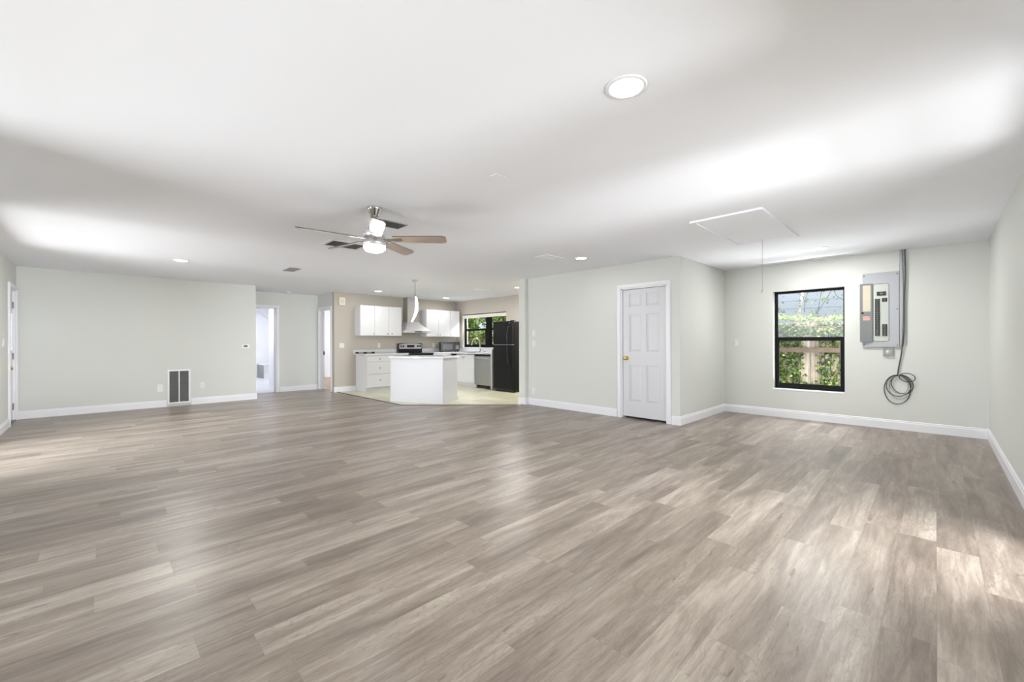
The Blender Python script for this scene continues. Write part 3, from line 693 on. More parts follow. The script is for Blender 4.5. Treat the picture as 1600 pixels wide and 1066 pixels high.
# local x = -(Y-0.54): -0.19 .. 0.19
MB().box((-0.19, -0.030, 1.122), (0.193, 0, 2.155), 0.004).obj('cover', MT['panel'], ep)
MB().box((-0.072, -0.0315, 1.205), (0.085, -0.0295, 1.995), 0.001).obj('dead_front', MT['deadfront'], ep)
fr = MB(); pts = []
for (cx, cz, a0) in ((0.060, 1.970, 0), (-0.047, 1.970, 90), (-0.047, 1.230, 180), (0.060, 1.230, 270)):
    for a in (0, 30, 60, 90): pts.append((cx + 0.028 * math.cos(math.radians(a0 + a)), -0.032, cz + 0.028 * math.sin(math.radians(a0 + a))))
fr.tube(pts, 0.0035, 6, True).obj('opening_rim', MT['panel_dk'], ep)
def breaker(x, z, w_, h_, root=ep):
    b_ = MB().box((x - w_ / 2, -0.040, z - h_ / 2), (x + w_ / 2, -0.031, z + h_ / 2), 0.0015).obj('breaker', MT['black'], root)
    MB().box((x - w_ * 0.18, -0.050, z - h_ * 0.25), (x + w_ * 0.18, -0.040, z + h_ * 0.25), 0.0015).obj('breaker_switch', MT['knob'], b_)
breaker(0.012, 1.862, 0.095, 0.055)
for k in range(19): breaker(-0.030, 1.780 - k * 0.0272, 0.052, 0.0245)
for k in range(2): breaker(0.045, 1.786 - k * 0.027, 0.052, 0.0245)
for k in range(6): breaker(0.045, 1.425 - k * 0.0272, 0.052, 0.0245)
mb = MB()
for k in range(10): mb.box((0.019, -0.034, 1.715 - k * 0.0272 - 0.011), (0.071, -0.0312, 1.715 - k * 0.0272 + 0.011), 0.001)
mb.obj('filler_plates', MT['deadfront'], ep)
dr = Matrix.Translation((-0.080, -0.034, 0)) @ Matrix.Rotation(math.radians(14), 4, 'Z')
pd = MB().box((-0.140, -0.009, 1.192), (0, 0, 2.010), 0.004, dr).obj('panel_door', MT['panel_dk'], ep)
MB().box((-0.108, -0.0105, 1.62), (-0.024, -0.0088, 1.985), 0, dr).obj('circuit_chart', MT['paper'], pd)
MB().box((-0.108, -0.0105, 1.495), (-0.030, -0.0088, 1.555), 0, dr).obj('warning_label', MT['sticker'], pd)
MB().box((-0.124, -0.014, 1.588), (-0.100, -0.009, 1.612), 0.002, dr).obj('latch', MT['black'], pd)
for sx in (-0.172, 0.172):
    for z in (1.15, 1.64, 2.12):
        if sx < 0 and z == 1.64: continue
        MB().lathe([(0, 0.003), (0.006, 0.002), (0.007, 0)], 12, Matrix.Translation((sx, -0.030, z)) @ Matrix.Rotation(PI / 2, 4, 'X')).obj('screw', MT['slot'], ep)
props(MB().box((XB - 0.022, 0.282, 1.15), (XB, 0.345, H), 0.003).obj('cable_raceway', MT['raceway']), 'narrow grey metal channel running from the ceiling down beside the breaker panel', 'raceway')
jb = thing('junction_box', 'small grey square box with a pale round outlet under the breaker panel', 'junction box', (XB, 0.462, 1.056), FACE_W)
MB().box((-0.052, -0.030, -0.054), (0.052, 0, 0.054), 0.003).obj('cover', mat('dull_grey_metal', (0.30, 0.30, 0.29), 0.5, 0.3), jb)
MB().lathe([(0, 0.004), (0.022, 0.004), (0.024, 0)], 24, Matrix.Translation((0.002, -0.030, 0)) @ Matrix.Rotation(PI / 2, 4, 'X')).obj('receptacle', MT['plastic'], jb)
for dx, dz in ((-0.007, 0.006), (0.007, 0.006), (0, -0.009)): MB().box((dx - 0.0022, -0.0352, dz - 0.005), (dx + 0.0022, -0.0338, dz + 0.005)).obj('slot', MT['slot'], jb)

# cable: comes out of the ceiling, down the raceway, ends in loose loops against the wall
def wp(y, z, d=0.012): return (XB - d, y, z)
def smooth(pts, n=8):
    P_ = [Vector(p) for p in pts]; out = []
    for i in range(len(P_) - 1):
        a = P_[max(i - 1, 0)]; b_ = P_[i]; c_ = P_[i + 1]; d_ = P_[min(i + 2, len(P_) - 1)]
        for k in range(n):
            t_ = k / n
            out.append(0.5 * ((2 * b_) + (c_ - a) * t_ + (2 * a - 5 * b_ + 4 * c_ - d_) * t_ ** 2 + (3 * b_ - a - 3 * c_ + d_) * t_ ** 3))
    out.append(P_[-1]); return out
cc = thing('coiled_cable', 'dark cable hanging from the ceiling beside the breaker panel and ending in loose loops', 'cable', (0, 0, 0))
MB().tube(smooth([wp(0.292, 2.435, .036), wp(0.288, 2.1, .036), wp(0.300, 1.75, .036), wp(0.302, 1.35, .036), wp(0.322, 1.08, .025), wp(0.352, 0.86, .02), wp(0.366, 0.752, .02)]), 0.0058, 8).obj('hanging_run', MT['cable'], cc)
MB().tube(smooth([wp(0.318, 2.435, .034), wp(0.312, 2.1, .034), wp(0.308, 1.72, .034), wp(0.316, 1.3, .036), wp(0.332, 1.05, .022), wp(0.360, 0.84, .018), wp(0.369, 0.752, .018)]), 0.004, 8).obj('hanging_run', MT['cable_lt'], cc)
def loop(cy, cz, ry, rz_, tilt, ph, d, r, m):
    pts = []
    for k in range(48):
        a = 2 * PI * k / 48; u = ry * math.cos(a); v = rz_ * math.sin(a)
        pts.append(wp(cy + u * math.cos(tilt) - v * math.sin(tilt), cz + u * math.sin(tilt) + v * math.cos(tilt), d + 0.006 * math.sin(a * 1 + ph)))
    MB().tube(pts, r, 7, True).obj('loop', m, cc)
loop(0.372, 0.548, 0.132, 0.198, 0.02, 0.3, 0.016, 0.0048, MT['cable'])
loop(0.358, 0.600, 0.122, 0.145, 0.15, 1.1, 0.024, 0.0048, MT['cable'])
loop(0.322, 0.620, 0.105, 0.128, -0.3, 2.0, 0.030, 0.0048, MT['cable'])
loop(0.272, 0.715, 0.078, 0.058, 0.2, 0.7, 0.034, 0.0048, MT['cable'])
loop(0.345, 0.580, 0.108, 0.160, 0.05, 2.8, 0.012, 0.0022, MT['cable_lt'])
loop(0.355, 0.610, 0.090, 0.120, -0.2, 1.9, 0.013, 0.0022, MT['cable_lt'])

# ------------------------------------------------------------------ kitchen
def cab_knob(x, z, y, parent):
    MB().lathe([(0, 0), (0.006, 0), (0.005, 0.010), (0.012, 0.016), (0.014, 0.021), (0.010, 0.026), (0, 0.027)], 16, Matrix.Translation((x, y, z)) @ Matrix.Rotation(PI / 2, 4, 'X')).obj('knob', MT['knob'], parent)

def wall_cabinet(label, x0, x1, z0, z1, doors):
    """doors: list of (x0, x1, knob_x)"""
    t = thing('wall_cabinet', label, 'cabinet', (x0, YL, z0), 0, 'white wall cabinets'); W, Hh = x1 - x0, z1 - z0
    MB().box((0, -0.308, 0), (W, 0, Hh), 0.002).obj('body', MT['cab'], t)
    for a, b_, k in doors:
        d_ = MB().box((a - x0 + 0.0015, -0.330, 0.002), (b_ - x0 - 0.0015, -0.310, Hh - 0.002), 0.004).obj('door', MT['cab'], t)
        cab_knob(k - x0, 0.052, -0.330, d_)
    return t
wall_cabinet('white double door wall cabinet nearest the door chime', 4.553, 5.312, 1.383, 2.137, [(4.553, 4.932, 4.90), (4.932, 5.312, 5.275)])
wall_cabinet('narrow white single door wall cabinet just left of the range hood', 5.314, 5.686, 1.383, 2.137, [(5.314, 5.686, 5.394)])
wall_cabinet('white double door wall cabinet just right of the range hood', 6.456, 7.255, 1.376, 2.132, [(6.456, 6.853, 6.805), (6.853, 7.255, 6.902)])
wall_cabinet('narrow white single door wall cabinet in the corner above the microwave', 7.257, 7.60, 1.376, 2.132, [(7.257, 7.60, 7.285)])

def base_cabinet(label, loc, rz, W, fronts, D=0.61, top=0.888):
    """fronts: ('door'|'drawer', x0, x1, z0, z1, knobs)"""
    t = thing('base_cabinet', label, 'cabinet', loc, rz, 'white base cabinets')
    pts = [(0, 0), (-D + 0.06, 0), (-D + 0.06, 0.10), (-D, 0.10), (-D, top), (0, top)]
    xf = Matrix(((0, 0, 1, 0), (1, 0, 0, 0), (0, 1, 0, 0), (0, 0, 0, 1)))
    MB().prism(pts, 0.0, W, xf=xf).obj('body', MT['cab'], t)
    for kind, a, b_, z0, z1, ks in fronts:
        f_ = MB().box((a + 0.003, -D - 0.020, z0 + 0.004), (b_ - 0.003, -D - 0.0005, z1 - 0.004), 0.004).obj(kind, MT['cab'], t)
        for kx, kz in ks: cab_knob(kx, kz, -D - 0.019, f_)
    return t
ZF = 0.006
base_cabinet('white three drawer base cabinet at the left end of the counter', (4.58, YL - 0.002, ZF), 0, 0.66,
             [('drawer', 0.0, 0.66, 0.725, 0.872, [(0.33, 0.80)]), ('drawer', 0.0, 0.66, 0.43, 0.72, [(0.33, 0.578)]), ('drawer', 0.0, 0.66, 0.105, 0.425, [(0.33, 0.285)])])
base_cabinet('white base cabinet between the drawers and the range, behind the island', (5.242, YL - 0.002, ZF), 0, 0.455,
             [('drawer', 0.0, 0.455, 0.725, 0.872, [(0.228, 0.80)]), ('door', 0.0, 0.455, 0.105, 0.72, [(0.06, 0.66)])])
base_cabinet('white base cabinet right of the range, behind the island', (6.486, YL - 0.002, ZF), 0, 0.60,
             [('drawer', 0.0, 0.60, 0.725, 0.872, [(0.30, 0.80)]), ('door', 0.0, 0.60, 0.105, 0.72, [(0.06, 0.66)])])
# sink run against the window wall: local x runs toward -Y
base_cabinet('white two door sink base cabinet beside the steel dishwasher', (XB - 0.002, 9.645, ZF), FACE_W, 1.025,
             [('door', 0.255, 0.56, 0.105, 0.872, [(0.525, 0.80)]), ('door', 0.56, 1.02, 0.105, 0.872, [(0.605, 0.80)])], D=0.62, top=0.75)
props(MB().box((XB - 0.66, 7.885, 0.006), (XB - 0.002, 7.945, 1.03), 0.002).obj('end_panel', MT['cab']), 'narrow white end panel standing between dishwasher and black fridge', 'panel')

# countertops
lc = thing('countertop', 'short white laminate countertop over the drawers left of the range', 'countertop', (0, 0, 0), 0, 'white countertops')
MB().box((4.525, 9.62, 0.896), (5.708, YL - 0.002, 0.934), 0.008).obj('top', MT['counter'], lc)
MB().box((4.500, YL - 0.022, 0.936), (5.708, YL - 0.002, 1.03), 0.006).obj('backsplash', MT['counter'], lc)
rc = thing('countertop', 'white countertop turning the corner from the range to the sink and dishwasher', 'countertop', (0, 0, 0), 0, 'white countertops')
SX0, SX1, SY0, SY1 = 7.17, 7.53, 8.72, 9.30
mb = MB(); mb.box((6.48, 9.62, 0.896), (XB - 0.004, YL - 0.002, 0.934), 0.004)
mb.box((7.05, SY1, 0.896), (XB - 0.004, 9.62, 0.934), 0.0).box((7.05, 7.947, 0.896), (XB - 0.004, SY0, 0.934), 0.0)
mb.box((7.05, SY0, 0.896), (SX0, SY1, 0.934)).box((SX1, SY0, 0.896), (XB - 0.004, SY1, 0.934)).obj('top', MT['counter'], rc)
mb = MB(); mb.box((6.48, YL - 0.022, 0.936), (XB - 0.004, YL - 0.002, 1.03), 0.004).box((XB - 0.024, 7.947, 0.936), (XB - 0.004, YL - 0.024, 1.03), 0.004).obj('backsplash', MT['counter'], rc)
sk = thing('kitchen_sink', 'stainless steel sink set in the white counter under the kitchen window', 'sink', (0, 0, 0))
mb = MB(); e = 0.015
mb.box((SX0 - e, SY0 - e, 0.935), (SX0 + 0.012, SY1 + e, 0.940)).box((SX1 - 0.012, SY0 - e, 0.935), (SX1 + e, SY1 + e, 0.940))
mb.box((SX0 + 0.012, SY0 - e, 0.935), (SX1 - 0.012, SY0 + 0.012, 0.940)).box((SX0 + 0.012, SY1 - 0.012, 0.935), (SX1 - 0.012, SY1 + e, 0.940)).obj('rim', MT['steel'], sk)
mb = MB(); mb.box((SX0 + 0.004, SY0 + 0.004, 0.76), (SX1 - 0.004, SY1 - 0.004, 0.765))
mb.box((SX0 + 0.004, SY0 + 0.004, 0.765), (SX0 + 0.010, SY1 - 0.004, 0.935)).box((SX1 - 0.010, SY0 + 0.004, 0.765), (SX1 - 0.004, SY1 - 0.004, 0.935))
mb.box((SX0 + 0.010, SY0 + 0.004, 0.765), (SX1 - 0.010, SY0 + 0.010, 0.935)).box((SX0 + 0.010, SY1 - 0.010, 0.765), (SX1 - 0.010, SY1 - 0.004, 0.935)).obj('basin', MT['steel'], sk)
fc = thing('kitchen_faucet', 'brushed nickel gooseneck faucet in front of the kitchen window', 'faucet', (7.60, 9.0, 0.934))
MB().lathe([(0, 0), (0.030, 0), (0.030, 0.008), (0.022, 0.020), (0.020, 0.075), (0, 0.075)], 24).obj('base', MT['chrome'], fc)
pts = [(0, 0, 0.07), (0, 0, 0.26)] + [(-0.115 + 0.115 * math.cos(a), 0.03 * (1 - math.cos(a)), 0.26 + 0.125 * math.sin(a)) for a in [PI * k / 12 for k in range(1, 12)]] + [(-0.235, 0.06, 0.25), (-0.250, 0.065, 0.20)]
MB().tube(pts, 0.016, 12, rads=[0.016] * (len(pts) - 3) + [0.016, 0.021, 0.021]).obj('spout', MT['nickel'], fc)
MB().tube([(0, -0.015, 0.05), (0, -0.045, 0.055), (-0.02, -0.10, 0.075)], 0.007, 10).obj('handle', MT['chrome'], fc)
sp = thing('soap_dispenser', 'small chrome soap dispenser right of the kitchen faucet', 'soap dispenser', (7.60, 8.83, 0.934))
MB().lathe([(0, 0), (0.020, 0), (0.018, 0.012), (0.009, 0.02), (0.008, 0.055), (0, 0.056)], 18).obj('base', MT['chrome'], sp)
MB().tube([(0, 0, 0.05), (-0.02, 0.0, 0.066), (-0.06, 0, 0.06)], 0.006, 8).obj('nozzle', MT['chrome'], sp)

# dishwasher
dw = thing('dishwasher', 'stainless steel dishwasher under the counter beside the black fridge', 'dishwasher', (XB, 8.28, 0.006), FACE_W)
MB().box((-0.31, -0.60, 0.09), (0.31, -0.05, 0.885), 0.003).obj('body', MT['black'], dw)
MB().box((-0.315, -0.648, 0.085), (0.315, -0.602, 0.838), 0.006).obj('door', MT['steel'], dw)
MB().box((-0.315, -0.640, 0.842), (0.315, -0.602, 0.882), 0.004).obj('control_strip', MT['black'], dw)
mb = MB().tube([(-0.27, -0.648, 0.785), (-0.265, -0.683, 0.785), (0.265, -0.683, 0.785), (0.27, -0.648, 0.785)], 0.012, 10)
mb.obj('handle', MT['steel_lt'], dw)
MB().box((-0.30, -0.56, 0.0), (0.30, -0.52, 0.088)).obj('kick_plate', MT['black'], dw)

# fridge
fg = thing('fridge', 'black top freezer fridge beside the wall post', 'fridge', (7.26, 7.36, 0.006), FACE_W)
MB().box((-0.335, -0.26, 0.03), (0.335, 0.40, 1.695), 0.006).obj('body', MT['fridge'], fg)
fz = MB().box((-0.338, -0.335, 1.150), (0.338, -0.266, 1.708), 0.012, seg=3).obj('freezer_door', MT['fridge'], fg)
fd = MB().box((-0.338, -0.335, 0.075), (0.338, -0.266, 1.136), 0.012, seg=3).obj('fridge_door', MT['fridge'], fg)
MB().box((-0.335, -0.325, 1.1365), (0.335, -0.27, 1.1495)).obj('door_trim', MT['grille'], fg)
MB().tube(smooth([(0.205, -0.335, 1.165), (0.205, -0.378, 1.19), (0.215, -0.385, 1.40), (0.250, -0.378, 1.56), (0.262, -0.335, 1.58)], 5), 0.013, 10).obj('handle', MT['black'], fz)
MB().tube(smooth([(0.205, -0.335, 1.12), (0.205, -0.378, 1.095), (0.215, -0.385, 0.88), (0.250, -0.378, 0.70), (0.262, -0.335, 0.68)], 5), 0.013, 10).obj('handle', MT['black'], fd)
MB().box((-0.32, -0.28, 0.0), (0.32, -0.20, 0.07)).obj('kick_grille', MT['black'], fg)
MB().box((0.268, -0.330, 1.710), (0.330, -0.200, 1.728), 0.004).obj('hinge_cover', MT['black'], fg)
MB().box((0.228, -0.3365, 1.655), (0.252, -0.3345, 1.67)).obj('badge', MT['steel_lt'], fg)

# range
rn = thing('kitchen_range', 'black and stainless electric range behind the island under the hood', 'range', (6.096, YL, 0.006))
MB().box((-0.378, -0.62, 0.02), (0.378, -0.06, 0.898), 0.004).obj('body', MT['black'], rn)
MB().box((-0.380, -0.655, 0.900), (0.380, -0.06, 0.918), 0.004).obj('cooktop', MT['black'], rn)
for (x, y, r_) in ((-0.19, -0.22, 0.075), (0.19, -0.22, 0.10), (-0.19, -0.48, 0.10), (0.19, -0.48, 0.075)):
    MB().lathe([(r_ - 0.004, 0.9185), (r_, 0.9185), (r_, 0.9192), (r_ - 0.004, 0.9192), (r_ - 0.004, 0.9185)], 32, Matrix.Translation((x, y, 0))).obj('burner', MT['grille'], rn)
MB().box((-0.372, -0.660, 0.22), (0.372, -0.625, 0.80), 0.006).obj('oven_door', MT['steel'], rn)
MB().box((-0.372, -0.656, 0.06), (0.372, -0.625, 0.205), 0.006).obj('drawer', MT['steel'], rn)
MB().tube([(-0.33, -0.66, 0.755), (-0.325, -0.70, 0.755), (0.325, -0.70, 0.755), (0.33, -0.66, 0.755)], 0.012, 10).obj('handle', MT['steel_lt'], rn)
MB().box((-0.380, -0.075, 0.919), (0.380, -0.012, 1.175), 0.012, seg=3).obj('backguard', MT['black'], rn)
cp = MB().prism([(-0.345, 1.028), (0.345, 1.028), (0.345, 1.150), (0.20, 1.166), (0, 1.171), (-0.20, 1.166), (-0.345, 1.150)], 0.074, 0.092, 0.004, xf=Matrix.Rotation(PI / 2, 4, 'X')).obj('control_panel', MT['steel_lt'], rn)
for x in (-0.295, -0.225, 0.225, 0.295):
    MB().lathe([(0, 0.03), (0.018, 0.028), (0.023, 0.012), (0.027, 0.0), (0, 0)], 20, Matrix.Translation((x, -0.092, 1.10)) @ Matrix.Rotation(PI / 2, 4, 'X')).obj('control_knob', MT['black'], cp)
MB().box((-0.115, -0.0945, 1.068), (0.115, -0.0915, 1.132), 0.002).obj('display', MT['screen'], cp)

# hood
hd = thing('range_hood', 'stainless chimney range hood between the white wall cabinets', 'range hood', (6.09, YL, 0))
t = bmesh.new()
lo = [(-0.38, -0.50), (0.38, -0.50), (0.38, -0.002), (-0.38, -0.002)]; hi_ = [(-0.17, -0.225), (0.17, -0.225), (0.17, -0.002), (-0.17, -0.002)]
A = [t.verts.new((x, y, 1.525)) for x, y in lo]; B = [t.verts.new((x, y, 1.770)) for x, y in hi_]
for k in range(4): t.faces.new([A[k], A[(k + 1) % 4], B[(k + 1) % 4], B[k]])
t.faces.new(A[::-1]); t.faces.new(B); bmesh.ops.recalc_face_normals(t, faces=t.faces[:])
MB()._take(t).obj('canopy', MT['steel_lt'], hd)
MB().box((-0.38, -0.50, 1.470), (0.38, -0.002, 1.5245), 0.003).obj('skirt', MT['steel_lt'], hd)
MB().box((-0.11, -0.5025, 1.484), (0.11, -0.4995, 1.510)).obj('control_strip', MT['black'], hd)
MB().box((-0.165, -0.22, 1.770), (0.165, -0.002, H - 0.001), 0.002).obj('chimney', MT['steel'], hd)
MB().box((-0.34, -0.46, 1.464), (0.34, -0.04, 1.4695)).obj('filter', MT['grille'], hd)

# microwave, turned toward the room in the corner
mw = thing('microwave', 'black microwave on the corner of the white counter', 'microwave', (7.19, 9.90, 0.936), math.radians(-25))
MB().box((-0.265, -0.17, 0.012), (0.265, 0.18, 0.285), 0.006).obj('body', MT['black'], mw)
md = MB().box((-0.265, -0.195, 0.014), (0.125, -0.171, 0.283), 0.006).obj('door', MT['black'], mw)
MB().box((-0.215, -0.1965, 0.065), (0.075, -0.1945, 0.225)).obj('window', mat('grey_door_window', (0.10, 0.10, 0.105), 0.15), md)
MB().tube([(0.105, -0.195, 0.045), (0.105, -0.222, 0.055), (0.105, -0.222, 0.24), (0.105, -0.195, 0.25)], 0.007, 8).obj('handle', MT['knob'], md)
cpn = MB().box((0.128, -0.192, 0.014), (0.265, -0.171, 0.283), 0.005).obj('control_panel', MT['black'], mw)
MB().box((0.15, -0.1935, 0.225), (0.245, -0.1915, 0.262)).obj('display', MT['screen'], cpn)
mb = MB()
for i in range(3):
    for j in range(4): mb.box((0.152 + i * 0.033, -0.1935, 0.075 + j * 0.034), (0.176 + i * 0.033, -0.1915, 0.098 + j * 0.034))
mb.obj('keypad', MT['dkgrille'], cpn)
for x in (-0.22, 0.22):
    for y in (-0.13, 0.14): MB().cyl(0.015, 0, 0.013, 12, Matrix.Translation((x, y, 0))).obj('foot', MT['black'], mw)

# rod lying on the counter
rd = thing('metal_rod', 'long slim rod with black ends lying on the left counter', 'rod', (4.49, 10.06, 0.934))
MB().tube([(0.04, 0, 0.018), (0.46, 0.03, 0.018)], 0.016, 12).obj('shaft', mat('olive_grey_metal', lin((150, 150, 120)), 0.35, 0.5), rd)
MB().tube([(0.0, 0, 0.021), (0.07, 0.004, 0.021)], 0.021, 12).obj('end_cap', MT['black'], rd)
MB().tube([(0.44, 0.03, 0.021), (0.50, 0.033, 0.021)], 0.021, 12).obj('end_cap', MT['black'], rd)
MB().tube([(0.20, 0.012, 0.0195), (0.29, 0.018, 0.0195)], 0.0195, 12).obj('grip', MT['black'], rd)

# island
isl = thing('kitchen_island', 'white kitchen island with a curved front countertop', 'island', (4.204, 7.80, 0.006))
A = Vector((4.204, 7.80)); Bp = Vector((4.747, 6.748))
ux = (Bp - A).normalized(); un = Vector((-ux.y, ux.x)); LEN = (Bp - A).length; DEP = 0.66
isl.rotation_euler = (0, 0, math.atan2(ux.y, ux.x))
# local x along the front, local y to the back
MB().box((0, 0, 0.0), (LEN, DEP, 0.886), 0.004).obj('body', MT['island'], isl)
MB().box((-0.004, -0.010, 0.0), (LEN + 0.010, DEP + 0.004, 0.085), 0.003).obj('plinth', MT['island'], isl)
MB().box((LEN - 0.035, -0.006, 0.085), (LEN + 0.006, 0.03, 0.886), 0.003).obj('corner_trim', MT['island'], isl)
pts = [(-0.03, DEP + 0.03), (-0.03, -0.04)]
for k in range(1, 16):
    u = k / 16; pts.append((-0.03 + u * (LEN + 0.06), -0.04 - 0.12 * math.sin(PI * u)))
pts += [(LEN + 0.03, -0.04), (LEN + 0.03, DEP + 0.03)]
MB().prism(pts, 0.887, 0.926, 0.006).obj('top', MT['counter'], isl)

# pendant over the island: canopy, cord, holder and a twisting lit ribbon
pn = thing('pendant_light', 'pendant with a curved glowing ribbon hanging over the island', 'pendant light', (4.438, 7.235, H))
MB().lathe([(0, 0), (0.058, 0), (0.058, -0.016), (0.050, -0.022), (0, -0.022)], 28).obj('canopy', MT['nickel'], pn)
MB().cyl(0.0042, -0.245, -0.02, 10).obj('cord', MT['knob'], pn)
MB().lathe([(0, -0.24), (0.007, -0.24), (0.012, -0.275), (0.028, -0.312), (0.030, -0.325), (0, -0.325)], 24).obj('holder', MT['chrome'], pn)
cen = smooth([(0.012, -0.01, -0.335), (0.020, -0.018, -0.45), (0.022, -0.02, -0.58), (-0.004, 0.004, -0.70), (-0.05, 0.045, -0.825)], 8)
t = bmesh.new(); prev = None
for i, p in enumerate(cen):
    u = i / (len(cen) - 1); hw = 0.010 + 0.018 * math.sin(PI * min(1, u * 0.9 + 0.1)) ; an = 0.9 - 0.5 * u
    d_ = Vector((math.sin(YAW + an - 0.6), -math.cos(YAW + an - 0.6), 0)); nn = Vector((-d_.y, d_.x, 0)) * 0.003
    q = [t.verts.new(p + d_ * hw + nn), t.verts.new(p - d_ * hw + nn), t.verts.new(p - d_ * hw - nn), t.verts.new(p + d_ * hw - nn)]
    if prev:
        for k in range(4): t.faces.new([prev[k], prev[(k + 1) % 4], q[(k + 1) % 4], q[k]])
    else: t.faces.new(q)
    prev = q
t.faces.new(prev[::-1]); bmesh.ops.recalc_face_normals(t, faces=t.faces[:])
for f in t.faces: f.smooth = True
MB()._take(t).obj('light_ribbon', MT['ribbon'], pn)

# ------------------------------------------------------------------ bathroom beyond the hall
bn = thing('shower_bench', 'white marble shower bench with a grey side seen through the hall doorway', 'bench', (3.92, 15.93, 0.006))
MB().box((0.004, 0, 0), (0.388, 0.768, 0.45), 0.003).obj('body', MT['marble'], bn)
MB().box((-0.006, 0.0, 0), (0.003, 0.768, 0.44)).obj('side_panel', MT['grey_surface'], bn)  # thin sheet makes the left side of the bench grey
MB().box((-0.012, -0.012, 0.451), (0.388, 0.768, 0.475), 0.003).obj('seat_slab', MT['marble'], bn)
sh = thing('wall_shower', 'chrome shower arm and head high on the marble wall beyond the hall', 'shower head', (4.31, 16.2, 2.26))
MB().tube([(0, 0, 0), (-0.10, 0, 0.01), (-0.18, 0, -0.02)], 0.010, 10).obj('arm', MT['chrome'], sh)
MB().lathe([(0, -0.012), (0.075, -0.012), (0.078, -0.004), (0.02, 0.01), (0, 0.012)], 28, Matrix.Translation((-0.18, 0, -0.035))).obj('head', MT['chrome'], sh)

# ------------------------------------------------------------------ outside
struct(MB().box((-14, -12, -0.32), (24, 26, -0.16)).obj('ground', MT['soil']))
FX = 9.7
fe = thing('wooden_fence', 'weathered pale wooden picket fence outside the windows', 'fence', (FX, 0, -0.16))
mb = MB(); y = -4.0
while y < 18:
    wv = random.uniform(0.125, 0.145); top = 1.74 + random.uniform(-0.015, 0.015)
    mb.box((0.0, y, 0.02), (0.02, y + wv, top)); y += wv + random.uniform(0.006, 0.018)
mb.obj('pickets', MT['picket'], fe)
for z in (0.32, 1.20, 1.60): MB().box((-0.10, -4, z - 0.045), (-0.001, 18, z + 0.045), 0.004).obj('rail', MT['rail'], fe)
for y in (-3.2, -0.8, 3.0, 5.4, 7.8, 12.9, 15.2): MB().box((-0.20, y - 0.05, 0), (-0.101, y + 0.05, 1.7), 0.006).obj('post', MT['rail'], fe)

def leaves(mb, n, posf, size, out=None, flop=1.0):
    for _ in range(n):
        p, nrm = posf()
        s_ = random.uniform(*size)
        d = Vector((random.gauss(0, 1), random.gauss(0, 1), random.gauss(-0.4, 1))).normalized()
        nv = (Vector(nrm) + Vector((random.gauss(0, .6), random.gauss(0, .6), random.gauss(0.2, .6))) * flop).normalized()
        d = (d - nv * d.dot(nv)); 
        if d.length < 1e-3: continue
        d.normalize(); sd = d.cross(nv)
        b = mb.b
        v = [b.verts.new(Vector(p) + q) for q in (Vector((0, 0, 0)), d * s_ * .35 + sd * s_ * .42 - nv * s_ * .08, d * s_ * 0.75 + sd * s_ * .25, d * s_ * 1.15, d * s_ * .75 - sd * s_ * .25, d * s_ * .35 - sd * s_ * .42 - nv * s_ * .08, d * s_ * .5 + nv * s_ * .06)]
        for k in range(6): b.faces.new([v[k], v[(k + 1) % 6], v[6]]) if k < 6 else None

def strand(pts, r=0.006):
    return smooth(pts, 5)
# ivy over the fence seen through the big window
iv = thing('climbing_ivy', 'green ivy spilling over the fence outside the black framed window', 'ivy', (FX, 0, -0.16))
mbs = MB(); mbl = MB(); mbp = MB()
def drop_density(y):
    return 0.5 + 0.5 * math.sin(y * 7.0) * math.sin(y * 3.1 + 1)
def top_pos():
    y = random.uniform(-2.0, 5.0); z = 1.69 - abs(random.gauss(0, .11)) + 0.05 * math.sin(y * 3); return ((random.gauss(-0.05, .09), y, z), (-1, 0, 0.6))
leaves(mbl, 4200, top_pos, (0.035, 0.066))
def crest_pos():
    y = random.uniform(-2.0, 5.0); return ((random.gauss(0.0, .10), y, 1.80 + abs(random.gauss(0, .05)) + 0.05 * math.sin(y * 3)), (-0.5, 0, 1))
leaves(mbp, 2000, crest_pos, (0.035, 0.062))
vines = [2.62, 2.45, 2.30, 2.18, 2.12, 2.04, 1.96, 1.93, 1.84, 1.52, 1.46, 1.41, 1.34, 1.28, 1.12, 1.0, 0.8, 0.3, -0.2, 2.9, 3.3, 3.6, 4.2]
for vy in vines:
    dense = 1.0 if (vy > 1.80 or vy < 0.4) else 0.55
    path = [(-0.02, vy, 1.7)]
    for k in range(1, 9): path.append((-0.022 + random.gauss(0, .004), vy + random.gauss(0, .02), 1.7 - k * 0.2))
    mbs.tube(strand(path), 0.006, 6)
    def vp():
        i = random.randrange(len(path) - 1); u = random.random(); a, b_ = Vector(path[i]), Vector(path[i + 1]); p = a.lerp(b_, u)
        return ((p.x - abs(random.gauss(0.01, .025)), p.y + random.gauss(0, .04), p.z), (-1, 0, 0.3))
    leaves(mbl, int(170 * dense), vp, (0.033, 0.066))
def low_pos():
    y = random.uniform(-0.5, 4.0); z = random.uniform(0, 0.5) + abs(random.gauss(0.0, 0.12)) + 0.10 * math.sin(y * 5.0 + 1.2); return ((-0.08 - abs(random.gauss(0, .08)), y, min(z, 0.95) * 0.9), (-1, 0, 0.6))
leaves(mbl, 2800, low_pos, (0.035, 0.072))
mbs.obj('stems', MT['bark'], iv); mbl.obj('foliage', MT['ivy'], iv); mbp.obj('crest_foliage', MT['ivy_pale'], iv)
